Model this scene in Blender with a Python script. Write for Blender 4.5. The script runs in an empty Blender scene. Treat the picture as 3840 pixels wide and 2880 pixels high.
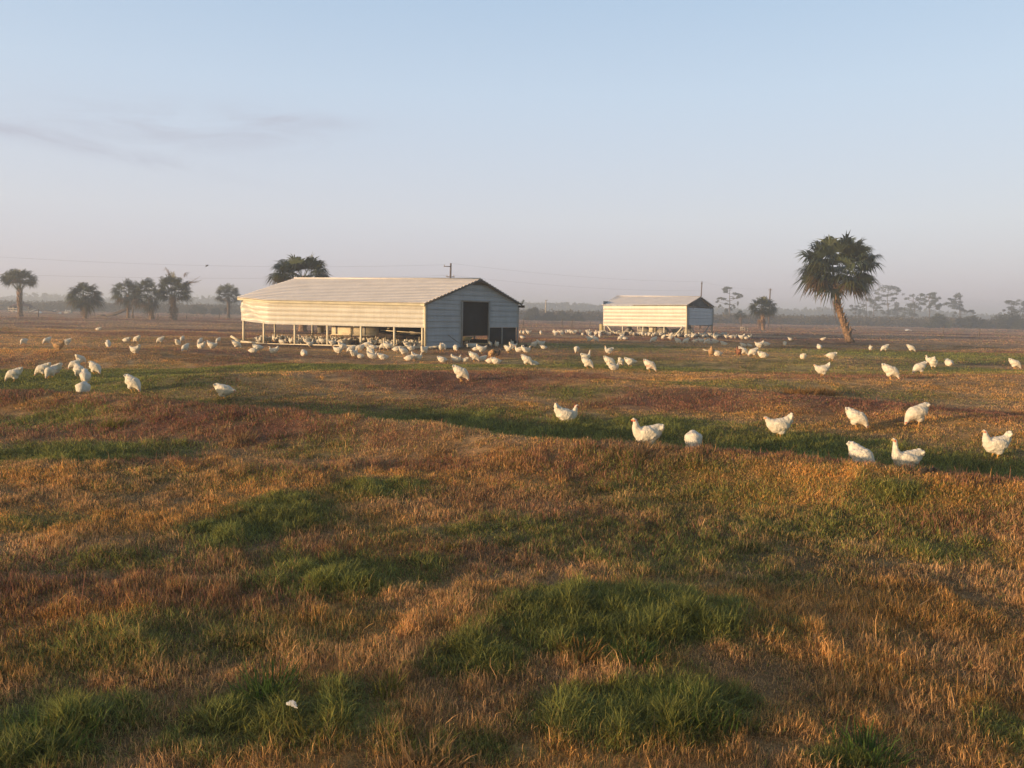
import bpy, math, random
import numpy as np
from mathutils import Vector, Matrix

# ------------------------------------------------------------------ camera, sky, sun, exposure
SC = bpy.context.scene
W, HH, F = 3840.0, 2880.0, 3100.0
PITCH, ROLL = math.radians(4.85), math.radians(1.06)
CAMZ = 1.7
cp, sp, cr, sr = math.cos(PITCH), math.sin(PITCH), math.cos(ROLL), math.sin(ROLL)
FW = np.array([0, cp, -sp]); R0 = np.array([1.0, 0, 0]); U0 = np.array([0, sp, cp])
RT = cr * R0 + sr * U0; UP = -sr * R0 + cr * U0
cam = bpy.data.cameras.new('camera'); camo = bpy.data.objects.new('camera', cam)
SC.collection.objects.link(camo); SC.camera = camo
cam.sensor_width = 36; cam.lens = 36 * F / W; cam.clip_start = 0.1; cam.clip_end = 6000
camo.matrix_world = Matrix(((RT[0], UP[0], -FW[0], 0), (RT[1], UP[1], -FW[1], 0), (RT[2], UP[2], -FW[2], CAMZ), (0, 0, 0, 1)))
SC.render.resolution_x, SC.render.resolution_y = 1024, 768
SC.view_settings.view_transform = 'Standard'; SC.view_settings.look = 'None'
SC.view_settings.gamma = 1; SC.view_settings.exposure = 0.66
SUN_EL = math.radians(4.6); SX, SY = -0.90, -0.43
sn = math.hypot(SX, SY); SX /= sn; SY /= sn
AZ = math.atan2(SX, SY)
world = bpy.data.worlds.new('World'); SC.world = world; world.use_nodes = True
nt = world.node_tree; nt.nodes.clear()
def N(nt, t, **k):
    n = nt.nodes.new(t)
    for a, b in k.items(): setattr(n, a, b)
    return n
wo = N(nt, 'ShaderNodeOutputWorld'); bg = N(nt, 'ShaderNodeBackground')
sky = N(nt, 'ShaderNodeTexSky'); sky.sky_type = 'NISHITA'; sky.sun_disc = False
sky.sun_elevation = SUN_EL; sky.sun_rotation = AZ; sky.air_density = 1.0; sky.dust_density = 1.0; sky.ozone_density = 1.0
bg.inputs[1].default_value = 0.15
# thin drifting cloud, laid out by direction in the sky
tc = N(nt, 'ShaderNodeTexCoord'); sep = N(nt, 'ShaderNodeSeparateXYZ'); nt.links.new(tc.outputs['Generated'], sep.inputs[0])
def mth(nt, op, a, b=None, c=None):
    n = N(nt, 'ShaderNodeMath', operation=op)
    for i, v in enumerate((a, b, c)):
        if v is None: continue
        if isinstance(v, (int, float)): n.inputs[i].default_value = v
        else: nt.links.new(v, n.inputs[i])
    return n.outputs[0]
az = mth(nt, 'ARCTAN2', sep.outputs[0], sep.outputs[1]); el = mth(nt, 'ARCSINE', sep.outputs[2])
def wcloud(azc, elc, waz, wel, slope, seed, amt):
    da = mth(nt, 'SUBTRACT', az, azc); de = mth(nt, 'SUBTRACT', mth(nt, 'SUBTRACT', el, elc), mth(nt, 'MULTIPLY', da, slope))
    a = mth(nt, 'POWER', mth(nt, 'DIVIDE', da, waz), 2.0); b = mth(nt, 'POWER', mth(nt, 'DIVIDE', de, wel), 2.0)
    m = mth(nt, 'EXPONENT', mth(nt, 'MULTIPLY', mth(nt, 'ADD', a, b), -1.0))
    cx = N(nt, 'ShaderNodeCombineXYZ'); nt.links.new(da, cx.inputs[0]); nt.links.new(mth(nt, 'MULTIPLY', de, 5.0), cx.inputs[1]); cx.inputs[2].default_value = seed
    no = N(nt, 'ShaderNodeTexNoise'); no.inputs['Scale'].default_value = 9; no.inputs['Detail'].default_value = 7; no.inputs['Roughness'].default_value = 0.62; no.inputs['Distortion'].default_value = 0.6
    nt.links.new(cx.outputs[0], no.inputs['Vector'])
    r = N(nt, 'ShaderNodeMapRange'); r.inputs[1].default_value = 0.36; r.inputs[2].default_value = 0.62; nt.links.new(no.outputs[0], r.inputs[0])
    return mth(nt, 'MULTIPLY', mth(nt, 'MULTIPLY', m, r.outputs[0]), amt)
c1 = wcloud(-0.50, 0.170, 0.13, 0.008, -0.13, 2.6, 1.3)
c2 = wcloud(-0.37, 0.196, 0.15, 0.022, 0.05, 9.1, 0.9)
c3 = wcloud(-0.265, 0.212, 0.06, 0.009, 0.0, 7.7, 1.1)
cs = mth(nt, 'MINIMUM', mth(nt, 'ADD', mth(nt, 'ADD', c1, c2), c3), 1.0)
# high sky: thin dawn veil lifting the clear blue
zen = N(nt, 'ShaderNodeMapRange'); zen.inputs[1].default_value = 0.0; zen.inputs[2].default_value = 0.5; nt.links.new(sep.outputs[2], zen.inputs[0])
grade = N(nt, 'ShaderNodeValToRGB')
GR = [(0.0, (2.75, 2.6, 3.35)), (0.22, (3.2, 3.3, 3.85)), (0.5, (2.75, 3.3, 4.1)), (0.74, (2.1, 2.85, 3.85)), (1.0, (0.9, 1.3, 2.1))]
el_ = grade.color_ramp.elements
while len(el_) < len(GR): el_.new(0.5)
for e, (p, c) in zip(el_, GR): e.position = p; e.color = (*[x / 5 for x in c], 1)
nt.links.new(zen.outputs[0], grade.inputs[0])
gsc = N(nt, 'ShaderNodeVectorMath', operation='SCALE'); gsc.inputs[3].default_value = 5.0; nt.links.new(grade.outputs[0], gsc.inputs[0])
veil = N(nt, 'ShaderNodeMix', data_type='RGBA'); vr = N(nt, 'ShaderNodeMapRange'); vr.inputs[1].default_value = -0.35; vr.inputs[2].default_value = 0.45; vr.inputs[4].default_value = 0.78; nt.links.new(sep.outputs[1], vr.inputs[0]); nt.links.new(vr.outputs[0], veil.inputs[0])
nt.links.new(sky.outputs[0], veil.inputs[6]); nt.links.new(gsc.outputs[0], veil.inputs[7])
cm = N(nt, 'ShaderNodeMix', data_type='RGBA'); cm.inputs[7].default_value = (2.15, 2.25, 2.7, 1)
nt.links.new(mth(nt, 'MULTIPLY', cs, 0.75), cm.inputs[0]); nt.links.new(veil.outputs[2], cm.inputs[6])
nt.links.new(cm.outputs[2], bg.inputs[0]); nt.links.new(bg.outputs[0], wo.inputs[0])
sl = bpy.data.lights.new('sun', 'SUN'); sl.energy = 5.0; sl.angle = math.radians(0.6); sl.color = (1.0, 0.67, 0.36)
so = bpy.data.objects.new('sun', sl); SC.collection.objects.link(so)
so.rotation_euler = Vector((SX * math.cos(SUN_EL), SY * math.cos(SUN_EL), math.sin(SUN_EL))).to_track_quat('Z', 'Y').to_euler()

# ------------------------------------------------------------------ helpers
rng = np.random.default_rng(11)
COL = SC.collection
def tag(o, label=None, cat=None, group=None, kind=None):
    if label: o['label'] = label
    if cat: o['category'] = cat
    if group: o['group'] = group
    if kind: o['kind'] = kind
    return o
def empty(name, loc, rz=0.0):
    o = bpy.data.objects.new(name, None); COL.objects.link(o); o.location = loc; o.rotation_euler = (0, 0, rz); o.empty_display_size = 0.3
    return o
def np_mesh(name, V, polys, smooth=False):
    """V Nx3, polys: list of (M x k) int arrays"""
    me = bpy.data.meshes.new(name)
    V = np.asarray(V, dtype=np.float32)
    me.vertices.add(len(V)); me.vertices.foreach_set('co', V.ravel())
    polys = [np.asarray(p, dtype=np.int32) for p in polys if len(p)]
    loops = np.concatenate([p.ravel() for p in polys]); sizes = np.concatenate([np.full(len(p), p.shape[1], np.int32) for p in polys])
    me.loops.add(len(loops)); me.loops.foreach_set('vertex_index', loops)
    me.polygons.add(len(sizes)); starts = np.concatenate([[0], np.cumsum(sizes)[:-1]]).astype(np.int32)
    me.polygons.foreach_set('loop_start', starts); me.polygons.foreach_set('loop_total', sizes)
    if smooth: me.polygons.foreach_set('use_smooth', np.ones(len(sizes), bool))
    me.update(calc_edges=True); return me
def set_col(me, C, name='col'):
    a = me.color_attributes.new(name, 'FLOAT_COLOR', 'POINT')
    C = np.asarray(C, dtype=np.float32)
    if C.shape[1] == 3: C = np.concatenate([C, np.ones((len(C), 1), np.float32)], 1)
    a.data.foreach_set('color', C.ravel())
def link(name, me, m=None, parent=None, mats=None):
    o = bpy.data.objects.new(name, me); COL.objects.link(o)
    for k in (mats or ([m] if m else [])): me.materials.append(k)
    if parent: o.parent = parent
    return o
class MB:
    def __init__(s): s.v = []; s.q = []; s.t = []; s.n = 0
    def add(s, V, quads=(), tris=()):
        s.v.append(np.asarray(V, float).reshape(-1, 3))
        if len(quads): s.q.append(np.asarray(quads) + s.n)
        if len(tris): s.t.append(np.asarray(tris) + s.n)
        s.n += len(s.v[-1]); return s
    def beam(s, p, q, w, h, up=(0, 0, 1)):
        p = np.array(p, float); q = np.array(q, float); d = q - p; L = np.linalg.norm(d); d /= L
        u = np.array(up, float)
        if abs(np.dot(u, d)) > 0.95: u = np.array([0.0, 1, 0]) if abs(d[1]) < .9 else np.array([1.0, 0, 0])
        a = np.cross(d, u); a /= np.linalg.norm(a); b = np.cross(a, d)
        V = [o + a * x * w / 2 + b * y * h / 2 for o in (p, q) for x, y in ((-1, -1), (1, -1), (1, 1), (-1, 1))]
        return s.add(V, [(3, 2, 1, 0), (4, 5, 6, 7), (0, 1, 5, 4), (1, 2, 6, 5), (2, 3, 7, 6), (3, 0, 4, 7)])
    def tube(s, pts, rad, k=8, cap=True):
        pts = [np.array(p, float) for p in pts]; n = len(pts); V = []; pa = None
        for i in range(n):
            d = pts[min(i + 1, n - 1)] - pts[max(i - 1, 0)]; d /= max(np.linalg.norm(d), 1e-9)
            u = np.array([0, 0, 1.0]) if abs(d[2]) < .9 else np.array([1.0, 0, 0])
            a = np.cross(d, u) if pa is None else pa - d * np.dot(pa, d)
            a /= np.linalg.norm(a); pa = a; b = np.cross(d, a); r = rad[i] if hasattr(rad, '__len__') else rad
            for j in range(k):
                t = 2 * math.pi * j / k; V.append(pts[i] + r * (math.cos(t) * a + math.sin(t) * b))
        Q = [(i * k + j, i * k + (j + 1) % k, (i + 1) * k + (j + 1) % k, (i + 1) * k + j) for i in range(n - 1) for j in range(k)]
        T = []
        if cap:
            V += [pts[0], pts[-1]]
            T = [(n * k, (j + 1) % k, j) for j in range(k)] + [(n * k + 1, (n - 1) * k + j, (n - 1) * k + (j + 1) % k) for j in range(k)]
        return s.add(V, Q, T)
    def lathe(s, c, prof, k=20):
        pts = [(c[0], c[1], c[2] + z) for r, z in prof]; V = []
        for (r, z) in prof:
            for j in range(k): t = 2 * math.pi * j / k; V.append((c[0] + r * math.cos(t), c[1] + r * math.sin(t), c[2] + z))
        Q = [(i * k + j, i * k + (j + 1) % k, (i + 1) * k + (j + 1) % k, (i + 1) * k + j) for i in range(len(prof) - 1) for j in range(k)]
        return s.add(V, Q)
    def build(s, name, m, parent=None, smooth=False):
        P = []
        if s.q: P.append(np.concatenate(s.q))
        if s.t: P.append(np.concatenate(s.t))
        me = np_mesh(name, np.concatenate(s.v), P, smooth)
        return link(name, me, m, parent)
def mat(name, col, rough=0.8, var=0.25, scale=6.0, bump=0.0, bscale=30.0, attr=None, metal=0.0, transl=0.0, col2=None, spec=0.3):
    m = bpy.data.materials.new(name); m.use_nodes = True; nt = m.node_tree; b = nt.nodes['Principled BSDF']
    b.inputs['Roughness'].default_value = rough; b.inputs['Metallic'].default_value = metal; b.inputs['Specular IOR Level'].default_value = spec
    tc = N(nt, 'ShaderNodeTexCoord'); no = N(nt, 'ShaderNodeTexNoise'); no.inputs['Scale'].default_value = scale; no.inputs['Detail'].default_value = 6
    nt.links.new(tc.outputs['Object'], no.inputs['Vector'])
    mx = N(nt, 'ShaderNodeMix', data_type='RGBA')
    r = N(nt, 'ShaderNodeMapRange'); r.inputs[1].default_value = 0.35; r.inputs[2].default_value = 0.68; nt.links.new(no.outputs[0], r.inputs[0]); nt.links.new(r.outputs[0], mx.inputs[0])
    if attr:
        at = N(nt, 'ShaderNodeAttribute'); at.attribute_name = attr
        lo = N(nt, 'ShaderNodeVectorMath', operation='SCALE'); lo.inputs[3].default_value = 1 - var
        hi = N(nt, 'ShaderNodeVectorMath', operation='SCALE'); hi.inputs[3].default_value = 1 + var
        for x in (lo, hi): nt.links.new(at.outputs['Color'], x.inputs[0])
        nt.links.new(lo.outputs[0], mx.inputs[6]); nt.links.new(hi.outputs[0], mx.inputs[7])
    else:
        c2 = col2 or tuple(x * (1 - 2 * var) for x in col)
        mx.inputs[6].default_value = (*c2, 1); mx.inputs[7].default_value = (*col, 1)
    nt.links.new(mx.outputs[2], b.inputs['Base Color'])
    if bump:
        nb = N(nt, 'ShaderNodeTexNoise'); nb.inputs['Scale'].default_value = bscale; nb.inputs['Detail'].default_value = 5; nt.links.new(tc.outputs['Object'], nb.inputs['Vector'])
        bp = N(nt, 'ShaderNodeBump'); bp.inputs['Strength'].default_value = bump; bp.inputs['Distance'].default_value = 0.02
        nt.links.new(nb.outputs[0], bp.inputs['Height']); nt.links.new(bp.outputs[0], b.inputs['Normal'])
    if transl:
        tr = N(nt, 'ShaderNodeBsdfTranslucent'); ms = N(nt, 'ShaderNodeMixShader'); ms.inputs[0].default_value = transl
        nt.links.new(mx.outputs[2], tr.inputs[0]); out = nt.nodes['Material Output']
        nt.links.new(b.outputs[0], ms.inputs[1]); nt.links.new(tr.outputs[0], ms.inputs[2]); nt.links.new(ms.outputs[0], out.inputs[0])
    return m
# numpy value noise
_perm = np.random.default_rng(5).random((256, 256))
def vn(x, y):
    xi = np.floor(x).astype(int); yi = np.floor(y).astype(int); fx = x - xi; fy = y - yi
    fx = fx * fx * (3 - 2 * fx); fy = fy * fy * (3 - 2 * fy); g = lambda a, b: _perm[a & 255, b & 255]
    return (g(xi, yi) * (1 - fx) + g(xi + 1, yi) * fx) * (1 - fy) + (g(xi, yi + 1) * (1 - fx) + g(xi + 1, yi + 1) * fx) * fy
def fbm(x, y, o=4, s=0.0):
    r = 0; a = 0.5; t = 0
    for i in range(o): r = r + a * vn(x + s + 17.3 * i, y - s + 9.1 * i); t += a; x = x * 2.03; y = y * 2.03; a *= 0.5
    return r / t
# pixel of the photograph -> ray / flat ground (used once, to find where things stand)
def ray(u, v):
    d = FW + RT * (u - W / 2) / F - UP * (v - HH / 2) / F
    return d
def flat(u, v, z=0.0):
    d = ray(u, v); t = (z - CAMZ) / min(d[2], -1e-4); return np.array([d[0] * t, d[1] * t])
def at_depth(u, v, D):
    d = ray(u, v); t = D / d[1]; return np.array([d[0] * t, D, CAMZ + d[2] * t])

# ------------------------------------------------------------------ terrain
RIDGES = [  # (crest line seen in the photograph, height, half width)
    ([(-900, 1420), (-300, 1462), (0, 1480), (290, 1486), (521, 1504), (741, 1538), (984, 1550), (1280, 1571), (1511, 1587), (1974, 1650), (2416, 1684), (2850, 1724), (3226, 1766), (3477, 1788), (3840, 1832), (4700, 1930)], 0.27, 0.9),
    ([(-600, 1420), (0, 1450), (860, 1525), (1500, 1570), (2100, 1635), (2700, 1690), (3300, 1745), (3840, 1790), (4600, 1870)], -0.09, 0.9),
    ([(750, 1420), (1100, 1400), (1729, 1402), (2200, 1425), (2700, 1470), (3200, 1520), (3840, 1580), (4600, 1640)], 0.17, 1.7),
    ([(-900, 1340), (0, 1385), (500, 1385), (1000, 1362), (1600, 1366), (2300, 1372), (2900, 1385)], -0.24, 2.6),
    ([(-900, 1290), (0, 1312), (500, 1316), (900, 1325)], 0.14, 3.0),
    ([(2100, 1333), (2700, 1340), (3200, 1345)], 0.10, 2.2),
    ([(2900, 1430), (3400, 1425), (3840, 1412), (4600, 1400)], 0.16, 2.2),
    ([(2600, 1385), (3100, 1388), (3840, 1385), (4600, 1375)], -0.12, 2.0),
    ([(2800, 1288), (3300, 1310), (3840, 1325), (4600, 1325)], -0.22, 4.5),
    ([(2500, 1268), (3190, 1276), (3840, 1286), (4600, 1296)], 0.14, 3.5),
    ([(200, 1760), (900, 1750), (1500, 1800), (2000, 1840)], 0.07, 0.7),
    ([(1900, 2300), (2300, 2280), (2700, 2330)], 0.06, 0.45),
]
RW = [(np.array([flat(*p, z=.9 * a) for p in pl]), a, w) for pl, a, w in RIDGES]
def seg_dist(x, y, P):
    d = np.full(x.shape, 1e9)
    for a, b in zip(P[:-1], P[1:]):
        ab = b - a; t = np.clip(((x - a[0]) * ab[0] + (y - a[1]) * ab[1]) / (ab @ ab), 0, 1)
        d = np.minimum(d, np.hypot(x - a[0] - t * ab[0], y - a[1] - t * ab[1]))
    return d
def H(x, y):
    x = np.asarray(x, float); y = np.asarray(y, float); h = np.zeros(np.broadcast(x, y).shape); x = x + h; y = y + h
    for P, a, w in RW:
        d = seg_dist(x, y, P) + 0.5 * w * (fbm(x / (2.2 * w), y / (2.2 * w), 2, 3.0) - 0.5)
        h += a * np.exp(-(d / w) ** 2)
    h += 0.07 * (fbm(x / 2.6, y / 2.6, 3) - 0.5) * np.clip((y + 3) / 6, 0, 1) + 0.035 * (fbm(x / 0.7, y / 0.7, 3, 8.0) - 0.5) * np.clip(1 - y / 60, 0.0, 1)
    r = np.hypot(x, y); h += 0.30 * (fbm(x / 22, y / 9, 3, 5.0) - 0.5) * np.clip((r - 45) / 60, 0, 1)
    # trodden level ground under and around the two sheds
    for cx, cy, rx, ry in SHEDPADS:
        m = np.clip(1.6 - np.sqrt(((x - cx) / rx) ** 2 + ((y - cy) / ry) ** 2), 0, 0.6) / 0.6; m = m * m * (3 - 2 * m); h = h * (1 - m) + 0.0 * m
    return h
SHEDPADS = [(-6.8, 41.6, 9.5, 4.6), (15.5, 75, 9, 5)]
def ground(u, v):
    d = ray(u, v); o = np.array([0, 0, CAMZ]); ts = np.geomspace(2.0, 900, 1500); X = d[0] * ts; Y = d[1] * ts; Z = CAMZ + d[2] * ts
    g = Z - H(X, Y); k = np.argmax(g < 0)
    if g[k] >= 0: k = len(ts) - 1
    a = g[k - 1] / (g[k - 1] - g[k]) if k > 0 else 0; t = ts[k - 1] + (ts[k] - ts[k - 1]) * a
    x, y = d[0] * t, d[1] * t; return np.array([x, y, float(H(x, y))])

# ------------------------------------------------------------------ colour of the turf, laid out on the ground
def E(cx, cy, rx, ry, s):   # an oval seen in the photograph -> oval on the ground
    c = flat(cx, cy); n = flat(cx, cy + ry); f_ = flat(cx, cy - ry * 0.9); return (c[0], c[1], rx * c[1] / F, max(abs(f_[1] - n[1]) / 2, 0.1), .9 * s)
GREEN = [E(*e) for e in [(2700, 1880, 500, 50, .30), (3400, 1845, 350, 30, .28), (3200, 1960, 450, 55, .35), (1000, 1960, 190, 90, .95), (1060, 1900, 120, 40, .8), (1400, 1850, 190, 32, .6), (1350, 2150, 300, 75, .95), (1600, 2120, 120, 45, .7),
    (2280, 2340, 420, 120, 1.1), (2150, 2440, 260, 60, .9), (1790, 2480, 190, 75, 1.0), (2430, 2680, 350, 110, 1.1), (1000, 2700, 330, 130, .95), (1300, 2640, 120, 60, .5), (280, 2690, 360, 100, .8),
    (120, 2820, 300, 100, 1.0), (2050, 1990, 330, 60, .45), (2200, 2080, 200, 40, .4), (3300, 1915, 190, 45, .6), (2500, 2040, 600, 90, .3), (3150, 2860, 190, 50, .8), (1700, 2820, 260, 50, .45), (600, 2420, 500, 110, .35),
    (300, 1705, 340, 40, .95), (620, 1690, 150, 30, .6), (1180, 1690, 180, 30, .35), (200, 1590, 220, 20, .5), (900, 1550, 500, 26, .5), (1650, 1580, 450, 40, .65), (2400, 1600, 350, 45, .6), (3000, 1680, 350, 50, .65), (3650, 1760, 350, 60, .75), (2150, 1480, 150, 22, .6),
    (300, 1400, 600, 55, .62), (1150, 1378, 520, 20, .95), (1800, 1365, 400, 16, .6), (2400, 1362, 500, 22, .85), (3000, 1365, 300, 22, .5), (3450, 1330, 500, 22, .8), (3600, 1380, 250, 14, .8), (3400, 1400, 500, 14, .35), (2200, 1300, 400, 12, .5), (2750, 1460, 300, 20, .4), (3300, 1490, 400, 20, .3), (2600, 1820, 300, 35, .3), (3800, 2750, 100, 80, .5), (400, 2120, 200, 40, .35), (150, 1960, 150, 35, .3), (3000, 1980, 300, 40, .4), (3500, 2060, 200, 50, .3)]]
RED = [E(*e) for e in [(3350, 1830, 400, 28, .6), (2850, 1790, 350, 25, .45), (2250, 1800, 350, 40, .35), (1600, 1760, 300, 30, .4), (3500, 1990, 250, 40, .35), (450, 1620, 350, 25, .6), (100, 1525, 250, 28, .9), (450, 1555, 250, 28, .7), (800, 1600, 350, 38, 1.0), (1150, 1640, 300, 35, .8), (1500, 1680, 200, 30, .4), (1750, 1440, 430, 36, .85), (1500, 1405, 300, 14, .7), (2150, 1420, 200, 22, .6), (2550, 1515, 350, 30, .8), (3150, 1530, 350, 45, .7),
    (3500, 1560, 300, 40, .6), (3700, 1880, 240, 45, .7), (2450, 1700, 350, 30, .5), (2150, 1760, 300, 30, .4), (1100, 1790, 200, 30, .25), (500, 1312, 700, 10, .35), (3000, 1275, 300, 8, .7), (3200, 1420, 300, 12, .4), (350, 1640, 120, 14, .5), (700, 2250, 600, 60, .2)]]
MUD = [(-7.0, 39.4, 8.6, 2.6, 1.0), (-6.8, 42.5, 8.0, 3.0, 1.2), (15.5, 73, 12.0, 4.0, .9), (-1.0, 39.0, 2.0, 1.4, .6)]
def ov(x, y, L, wob=0.55):
    s = np.zeros(x.shape); wx = fbm(x * 1.3, y * 1.3, 3, 21.0) - .5 + np.clip(1.4 - y / 25, 0, 1.2) * (fbm(x * 4.5, y * 4.5, 3, 33.0) - .5)
    for cx, cy, rx, ry, a in L:
        d = np.sqrt(((x - cx) / rx) ** 2 + ((y - cy) / ry) ** 2) + wob * 1.6 * wx
        s = np.maximum(s, a * np.clip(1.45 - d, 0, 1))
    return s
def field(x, y):
    r = np.hypot(x, y)
    sc = np.clip(r / 18, 1, 12)
    n1 = fbm(x / 1.1 , y / 0.9, 4, 31.0); n2 = fbm(x / 3.5, y / 2.2, 3, 47.0); n3 = fbm(x / 11, y / 5, 3, 77.0)
    near = np.clip(1.2 - r / 30, 0, 1)
    g = ov(x, y, GREEN) + 1.0 * np.clip(n1 * near + n2 * (1 - near) - 0.56, 0, 1)
    rd = 1.1 * ov(x, y, RED) + np.clip(n3 - 0.50, 0, 1) * 4.5 * np.clip(r / 25 - .6, 0, 1) + 1.6 * np.clip(n2 - .52, 0, 1)
    gold = .9 * np.clip((fbm(x / 0.8, y / 0.8, 3, 63.0) - .43) * 4, 0, 1)
    mud = ov(x, y, MUD, .3)
    ds = seg_dist(x, y, RW[1][0]); g = g + .42 * np.exp(-(ds / 2.0) ** 2) * np.clip(.3 + 1.2 * n1, 0, 1)
    dc = seg_dist(x, y, RW[0][0]); k = np.exp(-((dc) / .35) ** 2) * (ds > .5); g = g * (1 - .7 * k); rd = rd * (1 - .5 * k)
    return np.clip(g, 0, 1), np.clip(rd, 0, 1), gold, np.clip(mud, 0, 1)
C_TAN = np.array([.59, .345, .155]); C_GOLD = np.array([.70, .37, .105]); C_GRN = np.array([.200, .212, .058]); C_RED = np.array([.22, .095, .060]); C_MUD = np.array([.12, .072, .045])
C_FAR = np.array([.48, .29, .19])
def albedo(x, y):
    g, rd, gold, mud = field(x, y); r = np.hypot(x, y)
    c = C_TAN[None] * (1 - gold[:, None]) + C_GOLD[None] * gold[:, None]
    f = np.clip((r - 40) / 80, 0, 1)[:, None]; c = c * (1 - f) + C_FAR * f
    c = c * (1 - rd[:, None]) + C_RED * rd[:, None]
    c = c * (1 - g[:, None]) + C_GRN * 1.15 * g[:, None]
    c = c * (1 - mud[:, None]) + C_MUD * mud[:, None]
    return c, g, rd, mud
# ------------------------------------------------------------------ ground sheet
def build_ground():
    t = np.linspace(-math.asinh(1500 / 4), math.asinh(1500 / 4), 520); xs = 4 * np.sinh(t)
    t = np.linspace(-math.asinh(300 / 3.0), math.asinh(1497 / 3.0), 720); ys = 3 + 3.0 * np.sinh(t)
    X, Y = np.meshgrid(xs, ys); Z = H(X, Y); V = np.stack([X, Y, Z], -1).reshape(-1, 3)
    nx, ny = len(xs), len(ys); i = np.arange(nx * ny).reshape(ny, nx)
    Q = np.stack([i[:-1, :-1], i[:-1, 1:], i[1:, 1:], i[1:, :-1]], -1).reshape(-1, 4)
    me = np_mesh('ground', V, [Q], True)
    c, g, rd, mud = albedo(V[:, 0], V[:, 1]); r = np.hypot(V[:, 0], V[:, 1])
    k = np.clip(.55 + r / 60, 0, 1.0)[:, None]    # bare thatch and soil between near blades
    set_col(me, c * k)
    m = mat('turf_soil', (1, 1, 1), 0.95, .35, 3.0, 0.9, 9.0, attr='col', spec=.1)
    nt = m.node_tree
    # far streaks of dry and dark grass: long noise in world metres
    b = nt.nodes['Principled BSDF']; src = b.inputs['Base Color'].links[0].from_socket
    geo = N(nt, 'ShaderNodeNewGeometry'); mp = N(nt, 'ShaderNodeMapping'); mp.inputs['Scale'].default_value = (0.18, .35, 1); nt.links.new(geo.outputs['Position'], mp.inputs[0])
    n = N(nt, 'ShaderNodeTexNoise'); n.inputs['Scale'].default_value = 1.6; n.inputs['Detail'].default_value = 9; n.inputs['Roughness'].default_value = .72; nt.links.new(mp.outputs[0], n.inputs['Vector'])
    r = N(nt, 'ShaderNodeMapRange'); r.inputs[1].default_value = .38; r.inputs[2].default_value = .62; r.inputs[3].default_value = .62; r.inputs[4].default_value = 1.3; nt.links.new(n.outputs[0], r.inputs[0])
    s = N(nt, 'ShaderNodeVectorMath', operation='SCALE'); nt.links.new(src, s.inputs[0]); nt.links.new(r.outputs[0], s.inputs[3]); nt.links.new(s.outputs[0], b.inputs['Base Color'])
    # fine matted thatch: small light and dark flecks of dead stems
    n2 = N(nt, 'ShaderNodeTexNoise'); n2.inputs['Scale'].default_value = 26; n2.inputs['Detail'].default_value = 8; n2.inputs['Roughness'].default_value = .8; n2.inputs['Distortion'].default_value = 1.5; nt.links.new(geo.outputs['Position'], n2.inputs['Vector'])
    r2 = N(nt, 'ShaderNodeMapRange'); r2.inputs[1].default_value = .36; r2.inputs[2].default_value = .66; r2.inputs[3].default_value = .35; r2.inputs[4].default_value = 1.45; nt.links.new(n2.outputs[0], r2.inputs[0])
    s2 = N(nt, 'ShaderNodeVectorMath', operation='SCALE'); nt.links.new(s.outputs[0], s2.inputs[0]); nt.links.new(r2.outputs[0], s2.inputs[3]); nt.links.new(s2.outputs[0], b.inputs['Base Color'])
    o = link('ground', me, m); tag(o, kind='structure'); return o
build_ground()

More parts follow.
